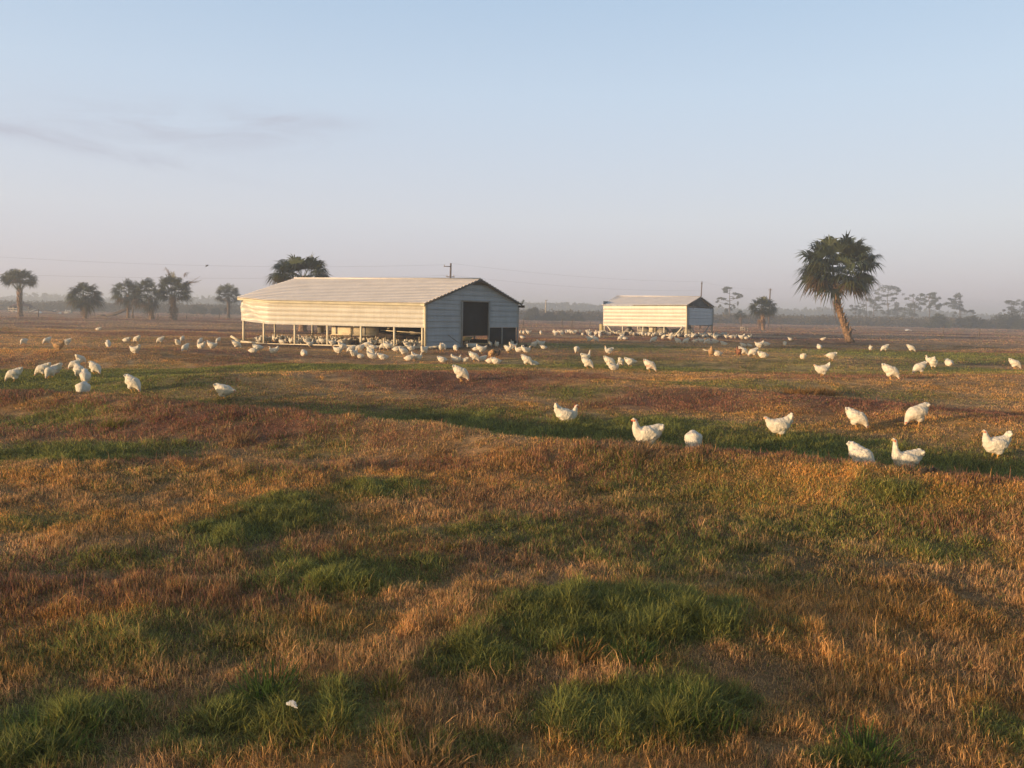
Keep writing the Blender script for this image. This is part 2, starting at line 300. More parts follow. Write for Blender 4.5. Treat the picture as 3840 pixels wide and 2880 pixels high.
# ------------------------------------------------------------------ grass
def blades(n, y0, y1, seed, hs=1.0, kind='near', gbias=0.0, extra=1.2):
    R = np.random.default_rng(seed)
    y = np.sqrt(R.random(n) * (y1 ** 2 - y0 ** 2) + y0 ** 2); x = (R.random(n) * 2 - 1) * (0.66 * y + extra)
    # gather into tussocks
    k = R.random(n) < .32; cl = .14 * (1 + y / 18)
    ax = np.round(x / cl / 1.7) * cl * 1.7; ay = np.round(y / cl / 1.7) * cl * 1.7
    jx = vn(ax * 7.7, ay * 5.3) - .5; jy = vn(ax * 3.1 + 9, ay * 8.3) - .5
    x = np.where(k, ax + jx * cl * 3 + R.normal(0, cl * .22, n), x); y = np.where(k, ay + jy * cl * 3 + R.normal(0, cl * .22, n), y)
    g, rd, gold, mud = field(x, y); D = np.hypot(x, y)
    hn = .3 * fbm(x / (.30 + D * .012), y / (.30 + D * .012), 3, 91.0) + .7 * fbm(x / (.09 + D * .008), y / (.09 + D * .008), 2, 71.0)
    bare = fbm(x / .5, y / .5, 2, 13.0)
    keep = (R.random(n) > mud * 1.1) & ((bare > .15) | (R.random(n) < .6)) & (D > 2.0)
    x, y, g, rd, gold, mud, D, hn = [a[keep] for a in (x, y, g, rd, gold, mud, D, hn)]; n = len(x)
    isg = R.random(n) < np.clip(g * .95 + gbias + .07, 0, .90); isr = (~isg) & (R.random(n) < rd)
    z = H(x, y)
    h = np.where(isg, .034 + .050 * np.clip(g, 0, 1) * R.random(n) ** .7, np.where(isr, .032 + .03 * R.random(n), .021 + .026 * R.random(n)))
    h *= (.45 + 1.1 * np.clip((hn - .25) * 1.9, 0, 1)) * hs * np.clip(1.0 - .25 * (D > 14), .5, 1)
    stalk = (~isg) & (R.random(n) < .003); h = np.where(stalk, h * 2.0, h)
    ph = R.random(n) * 2 * np.pi; th = np.where(isg, R.uniform(.08, .75, n), R.uniform(.45, 1.55, n)); th = np.where(stalk, th * .35, th)
    cu = np.where(isg, R.uniform(.1, 1.0, n), R.uniform(-1.4, 1.5, n)); ph2 = ph + np.where(isg, R.normal(0, .3, n), R.normal(0, 1.3, n))
    w = (.0014 + .00056 * D) * np.where(isg, 1.05, R.uniform(.6, 1.15, n))
    d1 = np.stack([np.cos(ph) * np.sin(th), np.sin(ph) * np.sin(th), np.cos(th)], 1); t2 = th + cu
    d2 = np.stack([np.cos(ph2) * np.sin(t2), np.sin(ph2) * np.sin(t2), np.cos(t2)], 1)
    pw = ph + np.pi / 2 + R.normal(0, .6, n); s = np.stack([np.cos(pw), np.sin(pw), np.zeros(n)], 1) * w[:, None] * .5
    p0 = np.stack([x, y, z - .008], 1); p1 = p0 + d1 * (h * .55)[:, None]; p2 = p1 + d2 * (h * .5)[:, None]
    ph3 = ph2 + np.where(isg, 0, R.normal(0, 1.2, n)); t3 = t2 + cu * R.uniform(.2, 1.2, n); d3 = np.stack([np.cos(ph3) * np.sin(t3), np.sin(ph3) * np.sin(t3), np.cos(t3)], 1); p3 = p2 + d3 * (h * .5)[:, None]
    V = np.stack([p0 - s, p0 + s, p1 + s * .9, p1 - s * .9, p2 + s * .7, p2 - s * .7, p3], 1).reshape(-1, 3); V[:, 2] = np.maximum(V[:, 2], np.repeat(z, 7) - .01)
    i = np.arange(n)[:, None] * 7; Q = np.concatenate([i + np.array([[0, 1, 2, 3]]), i + np.array([[3, 2, 4, 5]])]); T = i + np.array([[5, 4, 6]])
    base, _, _, _ = albedo(x, y)
    c = np.where(isg[:, None], C_GRN * 1.1, np.where(isr[:, None], C_RED * 1.5, base * 1.12))
    v = (R.uniform(.4, 1.6, n) * (.72 + .6 * fbm(x / (.25 + D * .02), y / (.25 + D * .02), 2, 55.0)))[:, None]; c = c * v
    yel = (R.random(n) < .18) & isg; c[yel] = np.array([.34, .31, .06]) * v[yel]
    dry = (R.random(n) < .07) & ~isg; c[dry] = np.array([.50, .34, .19]) * v[dry] * .9
    grey = (R.random(n) < .12) & ~isg; c[grey] = np.array([.22, .16, .11]) * v[grey]
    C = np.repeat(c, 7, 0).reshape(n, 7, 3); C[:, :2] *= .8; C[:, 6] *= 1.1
    return V, Q, T, C.reshape(-1, 3)
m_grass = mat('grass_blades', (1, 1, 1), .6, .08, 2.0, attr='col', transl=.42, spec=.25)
def grass_obj(name, parts, label, cat):
    Vs, Qs, Ts, Cs = [], [], [], []; o = 0
    for V, Q, T, C in parts: Vs.append(V); Qs.append(Q + o); Ts.append(T + o); Cs.append(C); o += len(V)
    me = np_mesh(name, np.concatenate(Vs), [np.concatenate(Qs), np.concatenate(Ts)]); set_col(me, np.concatenate(Cs))
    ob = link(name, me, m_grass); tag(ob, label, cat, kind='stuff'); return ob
GD = 2.0
grass_obj('meadow_grass', [blades(int(260e3 * GD), 2.2, 5, 1, 1.15), blades(int(310e3 * GD), 5, 9, 2), blades(int(250e3 * GD), 9, 16, 3), blades(int(340e3 * GD), 16, 30, 4, 1.0), blades(int(210e3 * GD), 30, 60, 5, 1.15, extra=3)],
          'tangled dry tan and green grass covering the near pasture', 'grass')
grass_obj('rough_pasture', [blades(int(80e3 * GD), 60, 150, 6, 2.0, extra=6), blades(int(60e3 * GD), 150, 330, 7, 3.0, extra=6)], 'low dry reddish grass of the far pasture behind the sheds', 'grass')
def tussock(name, u, v, n, rad, hh, colr, label, seed):
    R = np.random.default_rng(seed); c = ground(u, v); n_ = n
    x = c[0] + rad * .5 * np.clip(R.normal(0, 1, n_), -1.6, 1.6); y = c[1] + rad * .5 * np.clip(R.normal(0, 1, n_), -1.6, 1.6); z = H(x, y) - .01
    ph = np.arctan2(y - c[1], x - c[0]) + R.normal(0, .7, n_); th = R.uniform(.05, .7, n_); h = hh * .8 * R.uniform(.5, 1.1, n_); w = .0030 * R.uniform(.7, 1.3, n_)
    if c[1] > 8: w = w * c[1] / 6
    P = [np.stack([x, y, z], 1)]; t = th.copy()
    for k in range(3):
        P.append(P[-1] + np.stack([np.cos(ph) * np.sin(t), np.sin(ph) * np.sin(t), np.cos(t)], 1) * (h / 3)[:, None]); t = t + R.uniform(.05, .5, n_)
    pw = ph + np.pi / 2 + R.normal(0, .5, n_); s = np.stack([np.cos(pw), np.sin(pw), 0 * pw], 1) * w[:, None]
    V = np.stack([P[0] - s, P[0] + s, P[1] - s, P[1] + s, P[2] - s * .7, P[2] + s * .7, P[3]], 1).reshape(-1, 3)
    i = np.arange(n_)[:, None] * 7; Q = np.concatenate([i + np.array([[0, 1, 3, 2]]), i + np.array([[2, 3, 5, 4]])]); T = i + np.array([[4, 5, 6]])
    C = np.array(colr)[None] * R.uniform(.6, 1.4, n_)[:, None]; C = np.repeat(C, 7, 0)
    me = np_mesh(name, V, [Q, T]); set_col(me, C); o = link(name, me, m_grass)
    tag(o, label, 'grass tuft', 'taller tufts standing out of the turf')
GRN = (.085, .135, .028); YG = (.21, .18, .035); TAN = (.36, .22, .10); OR_ = (.33, .17, .05)
for k, a in enumerate([
    (1460, 2600, 60, .07, .16, YG, 'narrow yellow-green tuft among orange grass, left of the bottom green patch'),
    (1600, 2880, 110, .16, .17, TAN, 'long pale straw tuft at the bottom edge, left of centre'),
    (1180, 2760, 80, .14, .15, YG, 'yellowish blades tuft in the dark green patch beside the white feather'),
    (2170, 2460, 110, .10, .14, OR_, 'small orange tuft inside the big green patch'),
    (1000, 2600, 150, .14, .20, GRN, 'green tuft at the top of the lower left green patch'),
    (3250, 2830, 150, .12, .17, GRN, 'green tuft at the bottom edge, right part of the meadow'),
    (430, 1600, 130, .20, .22, YG, 'yellow tuft rising from the dark red grass on the left berm'),
    (900, 1660, 130, .20, .22, TAN, 'straw tuft beside the dark red band, left of centre'),
    (1640, 1700, 120, .22, .16, TAN, 'pale straw tuft on the near berm, middle of the picture'),
    (1690, 2060, 80, .09, .12, YG, 'faint yellow tuft in the brown turf left of centre'),
    (2400, 1700, 220, .30, .17, TAN, 'straw tuft on the berm under the red-combed standing hen'),
    (3090, 1480, 200, .35, .25, OR_, 'golden tuft behind the three right-hand hens'),
    (3000, 1480, 200, .35, .25, OR_, 'golden tuft left of its twin on the far right slope'),
    (2380, 2480, 140, .14, .17, GRN, 'green tuft at the lower rim of the big green patch'),
    (2600, 2700, 200, .18, .19, GRN, 'green tuft in the lower green patch, right of centre'),
    (180, 2780, 200, .2, .18, GRN, 'green tuft in the bottom left corner')]):
    tussock('grass_tuft', *a, 400 + k)
# ------------------------------------------------------------------ palms
m_frond = mat('palm_frond', (1, 1, 1), .5, .25, 1.2, attr='col', transl=.18, spec=.4)
m_dead = mat('dead_frond', (.20, .12, .065), .8, .3, 2.0)
m_boot = mat('palm_bark', (.36, .23, .14), .9, .34, 7.0, .8, 12.0)
m_bark = mat('grey_bark', (.16, .12, .095), .9, .3, 2.0, .8, 6.0)
def frond(R, base, az, tilt, pet, fan, nl, V, Q, T, C, col, droop):
    """one fan leaf: petiole from base then leaflets round its end"""
    d = np.array([math.cos(az) * math.cos(tilt), math.sin(az) * math.cos(tilt), math.sin(tilt)])
    side = np.array([-math.sin(az), math.cos(az), 0]); P = [np.array(base)]; t = tilt
    for k in range(4):
        dd = np.array([math.cos(az) * math.cos(t), math.sin(az) * math.cos(t), math.sin(t)]); P.append(P[-1] + dd * pet / 4); t -= droop * .16
    d = dd; up = np.cross(side, d); up = -up if up[2] < 0 else up; n0 = sum(len(v) for v in V)
    pv = []
    for i, p in enumerate(P): w = .035 - .005 * i; pv += [p - side * w, p + side * w, p - up * w]
    V.append(np.array(pv)); C.append(np.tile(np.array(col) * 1.25, (len(pv), 1)))
    for i in range(4):
        a = n0 + i * 3
        for j in range(3): Q.append((a + j, a + (j + 1) % 3, a + 3 + (j + 1) % 3, a + 3 + j))
    roll = R.normal(0, .35); s2 = side * math.cos(roll) + up * math.sin(roll); u2 = -side * math.sin(roll) + up * math.cos(roll)
    c = P[-1]
    for j in range(nl):
        a = (j / (nl - 1) - .5) * 2 * 2.05 + R.normal(0, .03); L = fan * (1 - .30 * abs(a) / 2.05) * R.uniform(.88, 1.1)
        ld = d * math.cos(a) + s2 * math.sin(a) + u2 * (.16 + .12 * abs(math.sin(a))); ld /= np.linalg.norm(ld)
        w = np.cross(ld, u2); w /= np.linalg.norm(w); ww = fan * .038 * (.8 + .4 * R.random())
        m = c + ld * L * .55; tip = m + (ld * .45 + np.array([0, 0, -1.0]) * (.16 + .42 * R.random()) * (.6 + droop)) * L
        n1 = sum(len(v) for v in V) if j == 0 else n1 + 5
        V.append(np.array([c - w * ww * .35, c + w * ww * .35, m + w * ww, m - w * ww, tip])); q = np.array(col) * R.uniform(.75, 1.3); C.append(np.array([q * .9, q * .9, q, q, q * (1.25 if R.random() < .85 else 1.9)]))
        Q.append((n1, n1 + 1, n1 + 2, n1 + 3)); T.append((n1 + 3, n1 + 2, n1 + 4))
def palm(label, u, v, D, trunk_px, crown, nf, seed, tw=(.30, .24), nl=26, boots=1.0, dead=6, wisps=(), group='cabbage palms standing in the pasture', lit=1.0, zb=None, low=-.9):
    """trunk_px: photo points up the trunk (each at the palm's distance); crown=(cx,cy,rx,ry) of the frond ball"""
    R = np.random.default_rng(seed); mpp = D / F
    g = at_depth(u, v, D); z0 = float(H(g[0], g[1])) if zb is None else zb; base = np.array([g[0], g[1], z0 - .05])
    root = empty('cabbage_palm', tuple(base)); tag(root, label, 'palm tree', group)
    pts = [base] + [at_depth(a, b, D + .15 * i) for i, (a, b) in enumerate(trunk_px)]; pts = [p - base for p in pts]
    # resample trunk
    pp = np.array(pts); L = np.concatenate([[0], np.cumsum(np.linalg.norm(np.diff(pp, axis=0), axis=1))]); n = 22; s = np.linspace(0, L[-1], n)
    pp = np.stack([np.interp(s, L, pp[:, k]) for k in range(3)], 1)
    for _ in range(2): pp[1:-1] = (pp[:-2] + pp[2:] + 2 * pp[1:-1]) / 4
    rad = tw[0] + (tw[1] - tw[0]) * np.linspace(0, 1, n); rad[0] *= 1.45; rad[1] *= 1.15; rad = rad * R.uniform(.95, 1.05, n)
    tb = MB().tube(pp, rad, 14)
    if boots > 0:    # old leaf bases, criss-crossed
        i0 = int((1 - boots) * n); nb = int(105 * boots * L[-1] / 6) if tw[0] > .2 else int(30 * boots)
        for k in range(nb):
            f = (k + .5) / nb; q = i0 + f * (n - 1 - i0); i = min(int(q), n - 2); p = pp[i] + (pp[i + 1] - pp[i]) * (q - i); a = k * 2.4 + R.normal(0, .1); r = rad[i]
            o = np.array([math.cos(a), math.sin(a), 0]); sd = np.array([-math.sin(a), math.cos(a), 0]) * r * .34; h = r * R.uniform(.9, 1.5)
            A = p + o * r * .82; B = p + o * r * R.uniform(1.15, 1.4) + np.array([0, 0, h]) + sd * R.normal(0, .8); t = o * r * .1
            tb.add([A - sd, A + sd, A + o * r * .35 + sd * .5, A + o * r * .35 - sd * .5, B - sd * .35, B + sd * .35, B + o * r * .15], [(0, 1, 5, 4), (1, 2, 6, 5), (3, 0, 4, 6)], [(4, 5, 6), (2, 3, 6)])
    tb.build('trunk', m_boot if boots > .1 else m_bark, root, True if boots < .1 else False)
    cx, cy, rx, ry = crown; rx, ry, cy = (rx * 1.12, ry * 1.22, cy + 5) if D > 100 else (rx, ry, cy); top = pp[-1]; cc = at_depth(cx, cy, D + .15 * len(trunk_px)) - base; RX, RY = rx * mpp, ry * mpp
    V, Q, T, C = [], [], [], []
    for k in range(nf):
        f = (k + .5) / nf; sz = 1 - (f ** .8) * (1 - low); a = k * 2.39996 + R.normal(0, .25); a = a + (R.choice([-1.1, 1.1]) if (sz < -.05 and D < 100 and math.cos(a + math.pi / 2) > .45) else 0); tilt = math.asin(max(-1, min(1, sz + R.normal(0, .06))))
        # reach of this frond so the ball keeps the outline seen
        ex = RX * abs(math.cos(tilt)) ; ez = RY * abs(math.sin(tilt)); reach = math.hypot(ex, ez) * R.uniform(.85, 1.06)
        tgt = cc + np.array([math.cos(a) * math.cos(tilt), math.sin(a) * math.cos(tilt), math.sin(tilt) * RY / RX]) * reach * .58
        st = top + np.array([math.cos(a), math.sin(a), 0]) * .15 - np.array([0, 0, max(0, -sz) * .8 + R.random() * .3]); dv = tgt - st
        pet = np.linalg.norm(dv); az_ = math.atan2(dv[1], dv[0]); tl = math.asin(dv[2] / pet)
        base_c = (.6 if D > 100 else 1) * np.array([.055, .072, .036]) * R.uniform(.7, 1.35); 
        if R.random() < .22: base_c = np.array([.115, .12, .042]) * R.uniform(.8, 1.2)
        if sz < -.3 and R.random() < .35: base_c = np.array([.13, .085, .04])
        frond(R, st, az_, tl + .10, pet, RX * .46 * R.uniform(.9, 1.1), nl, V, Q, T, C, base_c * lit, .5 + .5 * (1 - sz) * .6)
    me = np_mesh('crown', np.concatenate(V), [np.array(Q), np.array(T)]); set_col(me, np.concatenate(C)); link('crown', me, m_frond, root)
    if dead:
        V, Q, T, C = [], [], [], []
        for k in range(dead):
            a = R.random() * 6.28; frond(R, top - np.array([0, 0, .3 + .5 * R.random()]), a, -.9 - .4 * R.random(), RX * .42, RX * .34, 14, V, Q, T, C, (.2, .12, .07), 1.0)
        me = np_mesh('dead_fronds', np.concatenate(V), [np.array(Q), np.array(T)]); link('dead_fronds', me, m_dead, root)
    if wisps:
        for (u0, v0, u1, v1, nb) in wisps:
            wb = MB()
            A = at_depth(u0, v0, D - .5) - base; B = at_depth(u1, v1, D - .5) - base
            for k in range(nb):
                e = B + R.normal(0, 1, 3) * np.linalg.norm(B - A) * .22; mid = (A + e) / 2 + R.normal(0, .15, 3) + np.array([0, 0, .15]); pt = [A, mid, e]
                wb.tube(pt, [.035, .022, .012], 4)
                for _ in range(5): f = R.uniform(.4, 1); q = A + (e - A) * f; wb.tube([q, q + R.normal(0, .22, 3)], [.014, .006], 3)
            wb.build('flower_stalk', m_dead, root)
    return root
palm('big leaning cabbage palm with sunlit criss-cross trunk, right of the small shed', 3188, 1283, 62, [(3166, 1218), (3145, 1158), (3136, 1093), (3134, 1045)], (3149, 1000, 168, 162), 76, 1, (.27, .17), 30, .86, 2, low=-.84)
palm('broad cabbage palm with spreading stalks rising behind the long shed', 1135, 1183, 66, [(1135, 1120), (1133, 1045)], (1128, 1030, 130, 104), 38, 2, (.3, .26), 26, .9, 0, low=-.4)
PW = 'cabbage palms along the far fence'
palm('shaggy-trunked cabbage palm in front of the dark roofed shelter, far left', 76, 1180, 118, [(74, 1140), (73, 1085)], (73, 1040, 66, 44), 50, 3, (.26, .30), 18, 1.0, 2, group=PW, low=-.55)
palm('low full cabbage palm beside the pale blue tarp', 319, 1197, 108, [(319, 1160), (318, 1110)], (318, 1105, 70, 56), 68, 4, (.22, .2), 18, .4, 5, group=PW, low=-.85)
palm('slim-trunked cabbage palm beside the leaning log', 480, 1180, 122, [(479, 1150), (480, 1100)], (478, 1090, 58, 52), 60, 5, (.19, .17), 18, .3, 4, group=PW, low=-.9)
palm('cabbage palm with speckled trunk, right of the leaning log', 568, 1190, 116, [(568, 1160), (560, 1115)], (545, 1100, 62, 62), 64, 6, (.26, .24), 18, 1.0, 5, group=PW, low=-.9)
palm('cabbage palm with patterned trunk and wispy stalks above its crown', 650, 1196, 112, [(650, 1165), (648, 1110)], (652, 1086, 70, 66), 66, 7, (.30, .28), 18, 1.0, 4, [(640, 1040, 620, 1010, 4), (690, 1040, 705, 1022, 4), (700, 1065, 745, 1052, 6)], group=PW, low=-.7)
palm('slender grey-trunked cabbage palm just left of the long shed', 857, 1190, 150, [(857, 1160), (856, 1120)], (856, 1100, 48, 44), 54, 8, (.28, .24), 16, .05, 3, group=PW, low=-.8)
palm('small young palm on a thin trunk beside the wooden frame', 2779, 1224, 165, [(2778, 1195), (2778, 1175)], (2777, 1175, 26, 19), 34, 9, (.12, .11), 12, 0, 2, group=PW, low=-.8)
palm('bushy cabbage palm standing right of the small shed', 2862, 1233, 122, [(2860, 1200), (2859, 1160)], (2861, 1148, 56, 44), 68, 10, (.24, .24), 18, .8, 6, group=PW, low=-.95)

# ------------------------------------------------------------------ pines, bushes, far woods
m_needle = mat('pine_needles', (.060, .070, .045), .8, .25, .3, transl=.1)
m_leaf = mat('bush_leaves', (.075, .085, .045), .8, .3, .25, transl=.15)
m_scrub = mat('scrub_leaves', (.120, .100, .060), .85, .3, .15, transl=.15)
def leaf_cloud(R, centers, radii, n, size, mb, flatz=.5):
    centers = np.array(centers); radii = np.array(radii); p = (radii[:, 0] * radii[:, 2]) ** 1; k = R.choice(len(centers), n, p=p / p.sum())
    d = R.normal(0, 1, (n, 3)); d /= np.linalg.norm(d, axis=1)[:, None]; r = R.random(n) ** .45
    P = centers[k] + d * radii[k] * r[:, None] * R.uniform(.85, 1.12, (n, 1)); a = R.normal(0, 1, (n, 3)); a /= np.linalg.norm(a, axis=1)[:, None]
    b = np.cross(a, R.normal(0, 1, (n, 3))); b /= np.linalg.norm(b, axis=1)[:, None]; s = size * R.uniform(.5, 1.3, (n, 1))
    a = a * s; b = b * s * .55; a[:, 2] *= flatz
    V = np.stack([P - a, P + b, P + a, P - b], 1).reshape(-1, 3); i = np.arange(n)[:, None] * 4; mb.add(V, i + np.array([[0, 1, 2, 3]]))
def pine(label, u, vb, vt, D, spread, clumps, seed, trunk_r=.28, lean=0, group='tall pines in the haze beyond the pasture'):
    R = np.random.default_rng(seed); b = at_depth(u, vb, D); z0 = float(H(b[0], b[1])) - .1; base = np.array([b[0], b[1], z0]); top = at_depth(u + lean, vt, D)
    root = empty('pine_tree', tuple(base)); tag(root, label, 'pine tree', group); mpp = D / F; hgt = top[2] - z0; tx = top[0] - base[0]
    tb = MB(); cen, rad = [], []
    n = 8; pp = [np.array([tx * (i / (n - 1)) ** 1.5 + R.normal(0, .15), 0, hgt * .95 * i / (n - 1)]) for i in range(n)]; pp[0][:] = 0
    tb.tube(pp, [trunk_r * (1 - .75 * i / (n - 1)) for i in range(n)], 7)
    for (du, v_, rx, rz) in clumps:
        c = at_depth(u + du, v_, D + R.normal(0, spread * mpp * .35)) - base; f = min(max((c[2] - .9) / (hgt * .95), .25), .97); q = f * (n - 1); i = min(int(q), n - 2); p = pp[i] + (pp[i + 1] - pp[i]) * (q - i)
        mid = (p + c) / 2 + np.array([0, 0, -.25]); tb.tube([p, mid, c], [.10, .07, .04], 5)
        for s in range(3):
            o = R.normal(0, 1, 3) * np.array([rx * mpp * .5, rx * mpp * .45, rz * mpp * .6]); cen.append(c + o); rad.append([rx * mpp * .5, rx * mpp * .55, rz * mpp * .85])
    tb.build('trunk', m_bark, root, True); cb = MB(); leaf_cloud(R, cen, rad, 260 * len(clumps), .26, cb); cb.build('crown', m_needle, root)
pine('lone flat-topped pine standing just right of the small shed', 2735, 1222, 1077, 300, 55, [(8, 1082, 26, 5), (-12, 1092, 12, 8), (30, 1104, 22, 5), (42, 1112, 12, 6), (-38, 1118, 14, 4), (-18, 1122, 14, 4), (22, 1118, 12, 4), (-44, 1130, 8, 4), (-35, 1148, 6, 5), (0, 1140, 14, 3), (32, 1134, 5, 7), (12, 1146, 10, 3), (-8, 1168, 14, 10), (6, 1160, 10, 6)], 31)
pine('tallest pine of the right group, with a wide umbrella top', 3329, 1218, 1070, 340, 60, [(5, 1078, 36, 9), (-20, 1088, 22, 7), (25, 1088, 22, 8), (42, 1100, 14, 6), (-30, 1104, 20, 6), (8, 1102, 30, 7), (20, 1120, 22, 6), (-22, 1124, 22, 6), (-8, 1140, 20, 6), (24, 1142, 14, 5), (-10, 1175, 16, 8), (0, 1190, 20, 6)], 32)
pine('leaning pine left of the tallest one', 3272, 1216, 1110, 340, 40, [(10, 1118, 22, 8), (-8, 1128, 24, 7), (14, 1140, 20, 7), (24, 1155, 20, 6), (-12, 1148, 14, 5), (20, 1168, 16, 6), (4, 1134, 18, 6)], 33, lean=14)
pine('thin pine nearest the big palm, half behind its fronds', 3248, 1214, 1085, 350, 36, [(0, 1092, 22, 6), (-14, 1108, 16, 6), (12, 1120, 14, 5), (-16, 1150, 14, 5), (2, 1178, 16, 12), (-10, 1140, 12, 5)], 34, .2)
pine('short ragged pine at the foot of the big palm crown', 3205, 1214, 1140, 330, 40, [(-10, 1150, 16, 6), (10, 1158, 18, 6), (0, 1170, 20, 7), (16, 1180, 10, 5), (-14, 1186, 12, 6)], 35, .2)
pine('dense bushy pine right of the tallest pine', 3365, 1218, 1138, 330, 34, [(0, 1146, 18, 8), (-10, 1158, 16, 8), (12, 1162, 18, 8), (0, 1172, 26, 9), (-14, 1184, 16, 7), (16, 1184, 14, 7), (0, 1196, 18, 7)], 36, .2)
pine('broad layered pine left of the red-trunked one', 3428, 1218, 1105, 320, 44, [(0, 1112, 26, 8), (-26, 1120, 14, 6), (16, 1124, 20, 8), (-6, 1134, 26, 9), (18, 1144, 22, 8), (-14, 1150, 20, 8), (2, 1162, 30, 10), (-16, 1176, 16, 7), (8, 1182, 20, 8), (26, 1158, 14, 8)], 37)
pine('pine with a bare reddish trunk and open crown', 3484, 1222, 1098, 310, 52, [(12, 1102, 20, 5), (-14, 1106, 20, 4), (20, 1112, 16, 6), (38, 1124, 18, 7), (-18, 1118, 14, 5), (14, 1128, 14, 7), (34, 1146, 22, 7), (-14, 1144, 20, 7), (48, 1140, 10, 4), (0, 1136, 16, 7), (26, 1158, 12, 5)], 38, .26)
pine('gappy straggling pine between the bush clumps', 3600, 1222, 1105, 320, 60, [(0, 1110, 16, 6), (-30, 1122, 18, 6), (-14, 1118, 14, 6), (-48, 1136, 20, 5), (-20, 1134, 22, 7), (4, 1140, 12, 8), (-30, 1150, 28, 6), (26, 1166, 20, 5), (44, 1172, 14, 6), (-24, 1180, 12, 8), (12, 1160, 12, 6), (-4, 1156, 16, 7)], 39)
pine('flat-topped pine above the right-hand bushes', 3794, 1222, 1125, 330, 40, [(0, 1130, 22, 6), (-14, 1136, 14, 5), (10, 1142, 18, 6), (-8, 1152, 24, 6), (10, 1160, 24, 6), (-22, 1162, 12, 4)], 40)
pine('pine at the right edge of the picture', 3838, 1222, 1126, 335, 40, [(-8, 1132, 22, 6), (14, 1134, 22, 6), (-2, 1144, 18, 6), (20, 1150, 22, 8), (0, 1162, 26, 9)], 41)
def bush(label, u, vb, vt, D, rx, seed, m=None, name='bush', cat='bush', group='bushes beyond the pasture', n=5200, size=.2, stem=True):
    R = np.random.default_rng(seed); b = at_depth(u, vb, D); mpp = D / F; z0 = float(H(b[0], b[1])) - .1; base = np.array([b[0], b[1], z0]); h = at_depth(u, vt, D)[2] - z0; root = empty(name, tuple(base)); tag(root, label, cat, group)
    cen, rad = [], []; w = rx * mpp
    for k in range(14): a = R.uniform(-1, 1); e = math.sqrt(max(0.05, 1 - a * a)); r = h * R.uniform(.22, .34); zc = R.uniform(.3, 1) * max(h * e - r, h * .2); cen.append([a * w * .85, R.normal(0, w * .35), zc]); rad.append([max(r, w * .24), r, r])
    cb = MB(); leaf_cloud(R, cen, rad, n, size, cb, .8); cb.build('foliage', m or m_leaf, root)
    sb = MB()
    for k in range(6): a = R.uniform(-.4, .4) * w; sb.tube([(a * .05, 0, 0), (a * 1.3, R.normal(0, .3), h * .35), (a * 1.8, R.normal(0, .5), h * .7)], [.09, .07, .03], 5)
    sb.build('stems', m_bark, root)
for a in [('dark rounded bush at the foot of the red-trunked pine', 3520, 1226, 1172, 226, 52, 51), ('long dark bush under the straggling pine', 3640, 1228, 1178, 226, 62, 52), ('large dark round bush left of the right edge', 3745, 1232, 1160, 226, 72, 53),
          ('tall dark bush filling the right edge of the picture', 3838, 1232, 1146, 226, 66, 54), ('small round far tree left of the big palm trunk', 3112, 1204, 1177, 420, 24, 55), ('small round bush in the haze between palm and bushy palm', 3053, 1210, 1182, 400, 18, 56),
          ('little dark bush right of the bushy palm', 2975, 1208, 1180, 400, 20, 57), ('grey-green tree just right of the long shed', 1998, 1206, 1146, 226, 30, 58), ('low tree beside the far white pole', 2062, 1206, 1160, 226, 24, 59),
          ('rounded tree midway between the two sheds', 2108, 1208, 1157, 226, 28, 60), ('small tree left of the small shed', 2165, 1210, 1168, 226, 22, 61), ('rounded green bush between the patterned palm and the slender palm', 745, 1178, 1143, 226, 38, 62), ('dim bush left of the slender palm', 812, 1178, 1152, 226, 24, 63)]: bush(*a)
def belt(name, label, cat, y0, y1, x0, x1, hgt, n, size, m, seed, bump=8.0, kind='stuff'):
    R = np.random.default_rng(seed); y = R.uniform(y0, y1, n); x = (R.random(n) * (x1 - x0) + x0) * (y / y1); hh = hgt * (.35 + 1.3 * fbm(x / bump, y / bump, 3, seed)) ; z = H(x, y) + R.random(n) ** .8 * hh
    P = np.stack([x, y, z], 1); a = R.normal(0, 1, (n, 3)); a /= np.linalg.norm(a, axis=1)[:, None]; b = np.cross(a, R.normal(0, 1, (n, 3))); b /= np.linalg.norm(b, axis=1)[:, None]; s = size * R.uniform(.5, 1.4, (n, 1)); a *= s; b *= s * .6
    me = np_mesh(name, np.stack([P - a, P + b, P + a, P - b], 1).reshape(-1, 3), [np.arange(n)[:, None] * 4 + np.array([[0, 1, 2, 3]])]); o = link(name, me, m); tag(o, label, cat, kind=kind)
belt('scrub_belt', 'low hazy brown scrub along the far edge of the pasture', 'scrub', 235, 330, -260, 260, 2.5, 170000, .26, m_scrub, 71, 5.0)
belt('distant_woods', 'faint blue-grey line of woods on the horizon', 'woods', 620, 760, -620, 620, 8.5, 42000, 1.7, m_leaf, 72, 30.0)

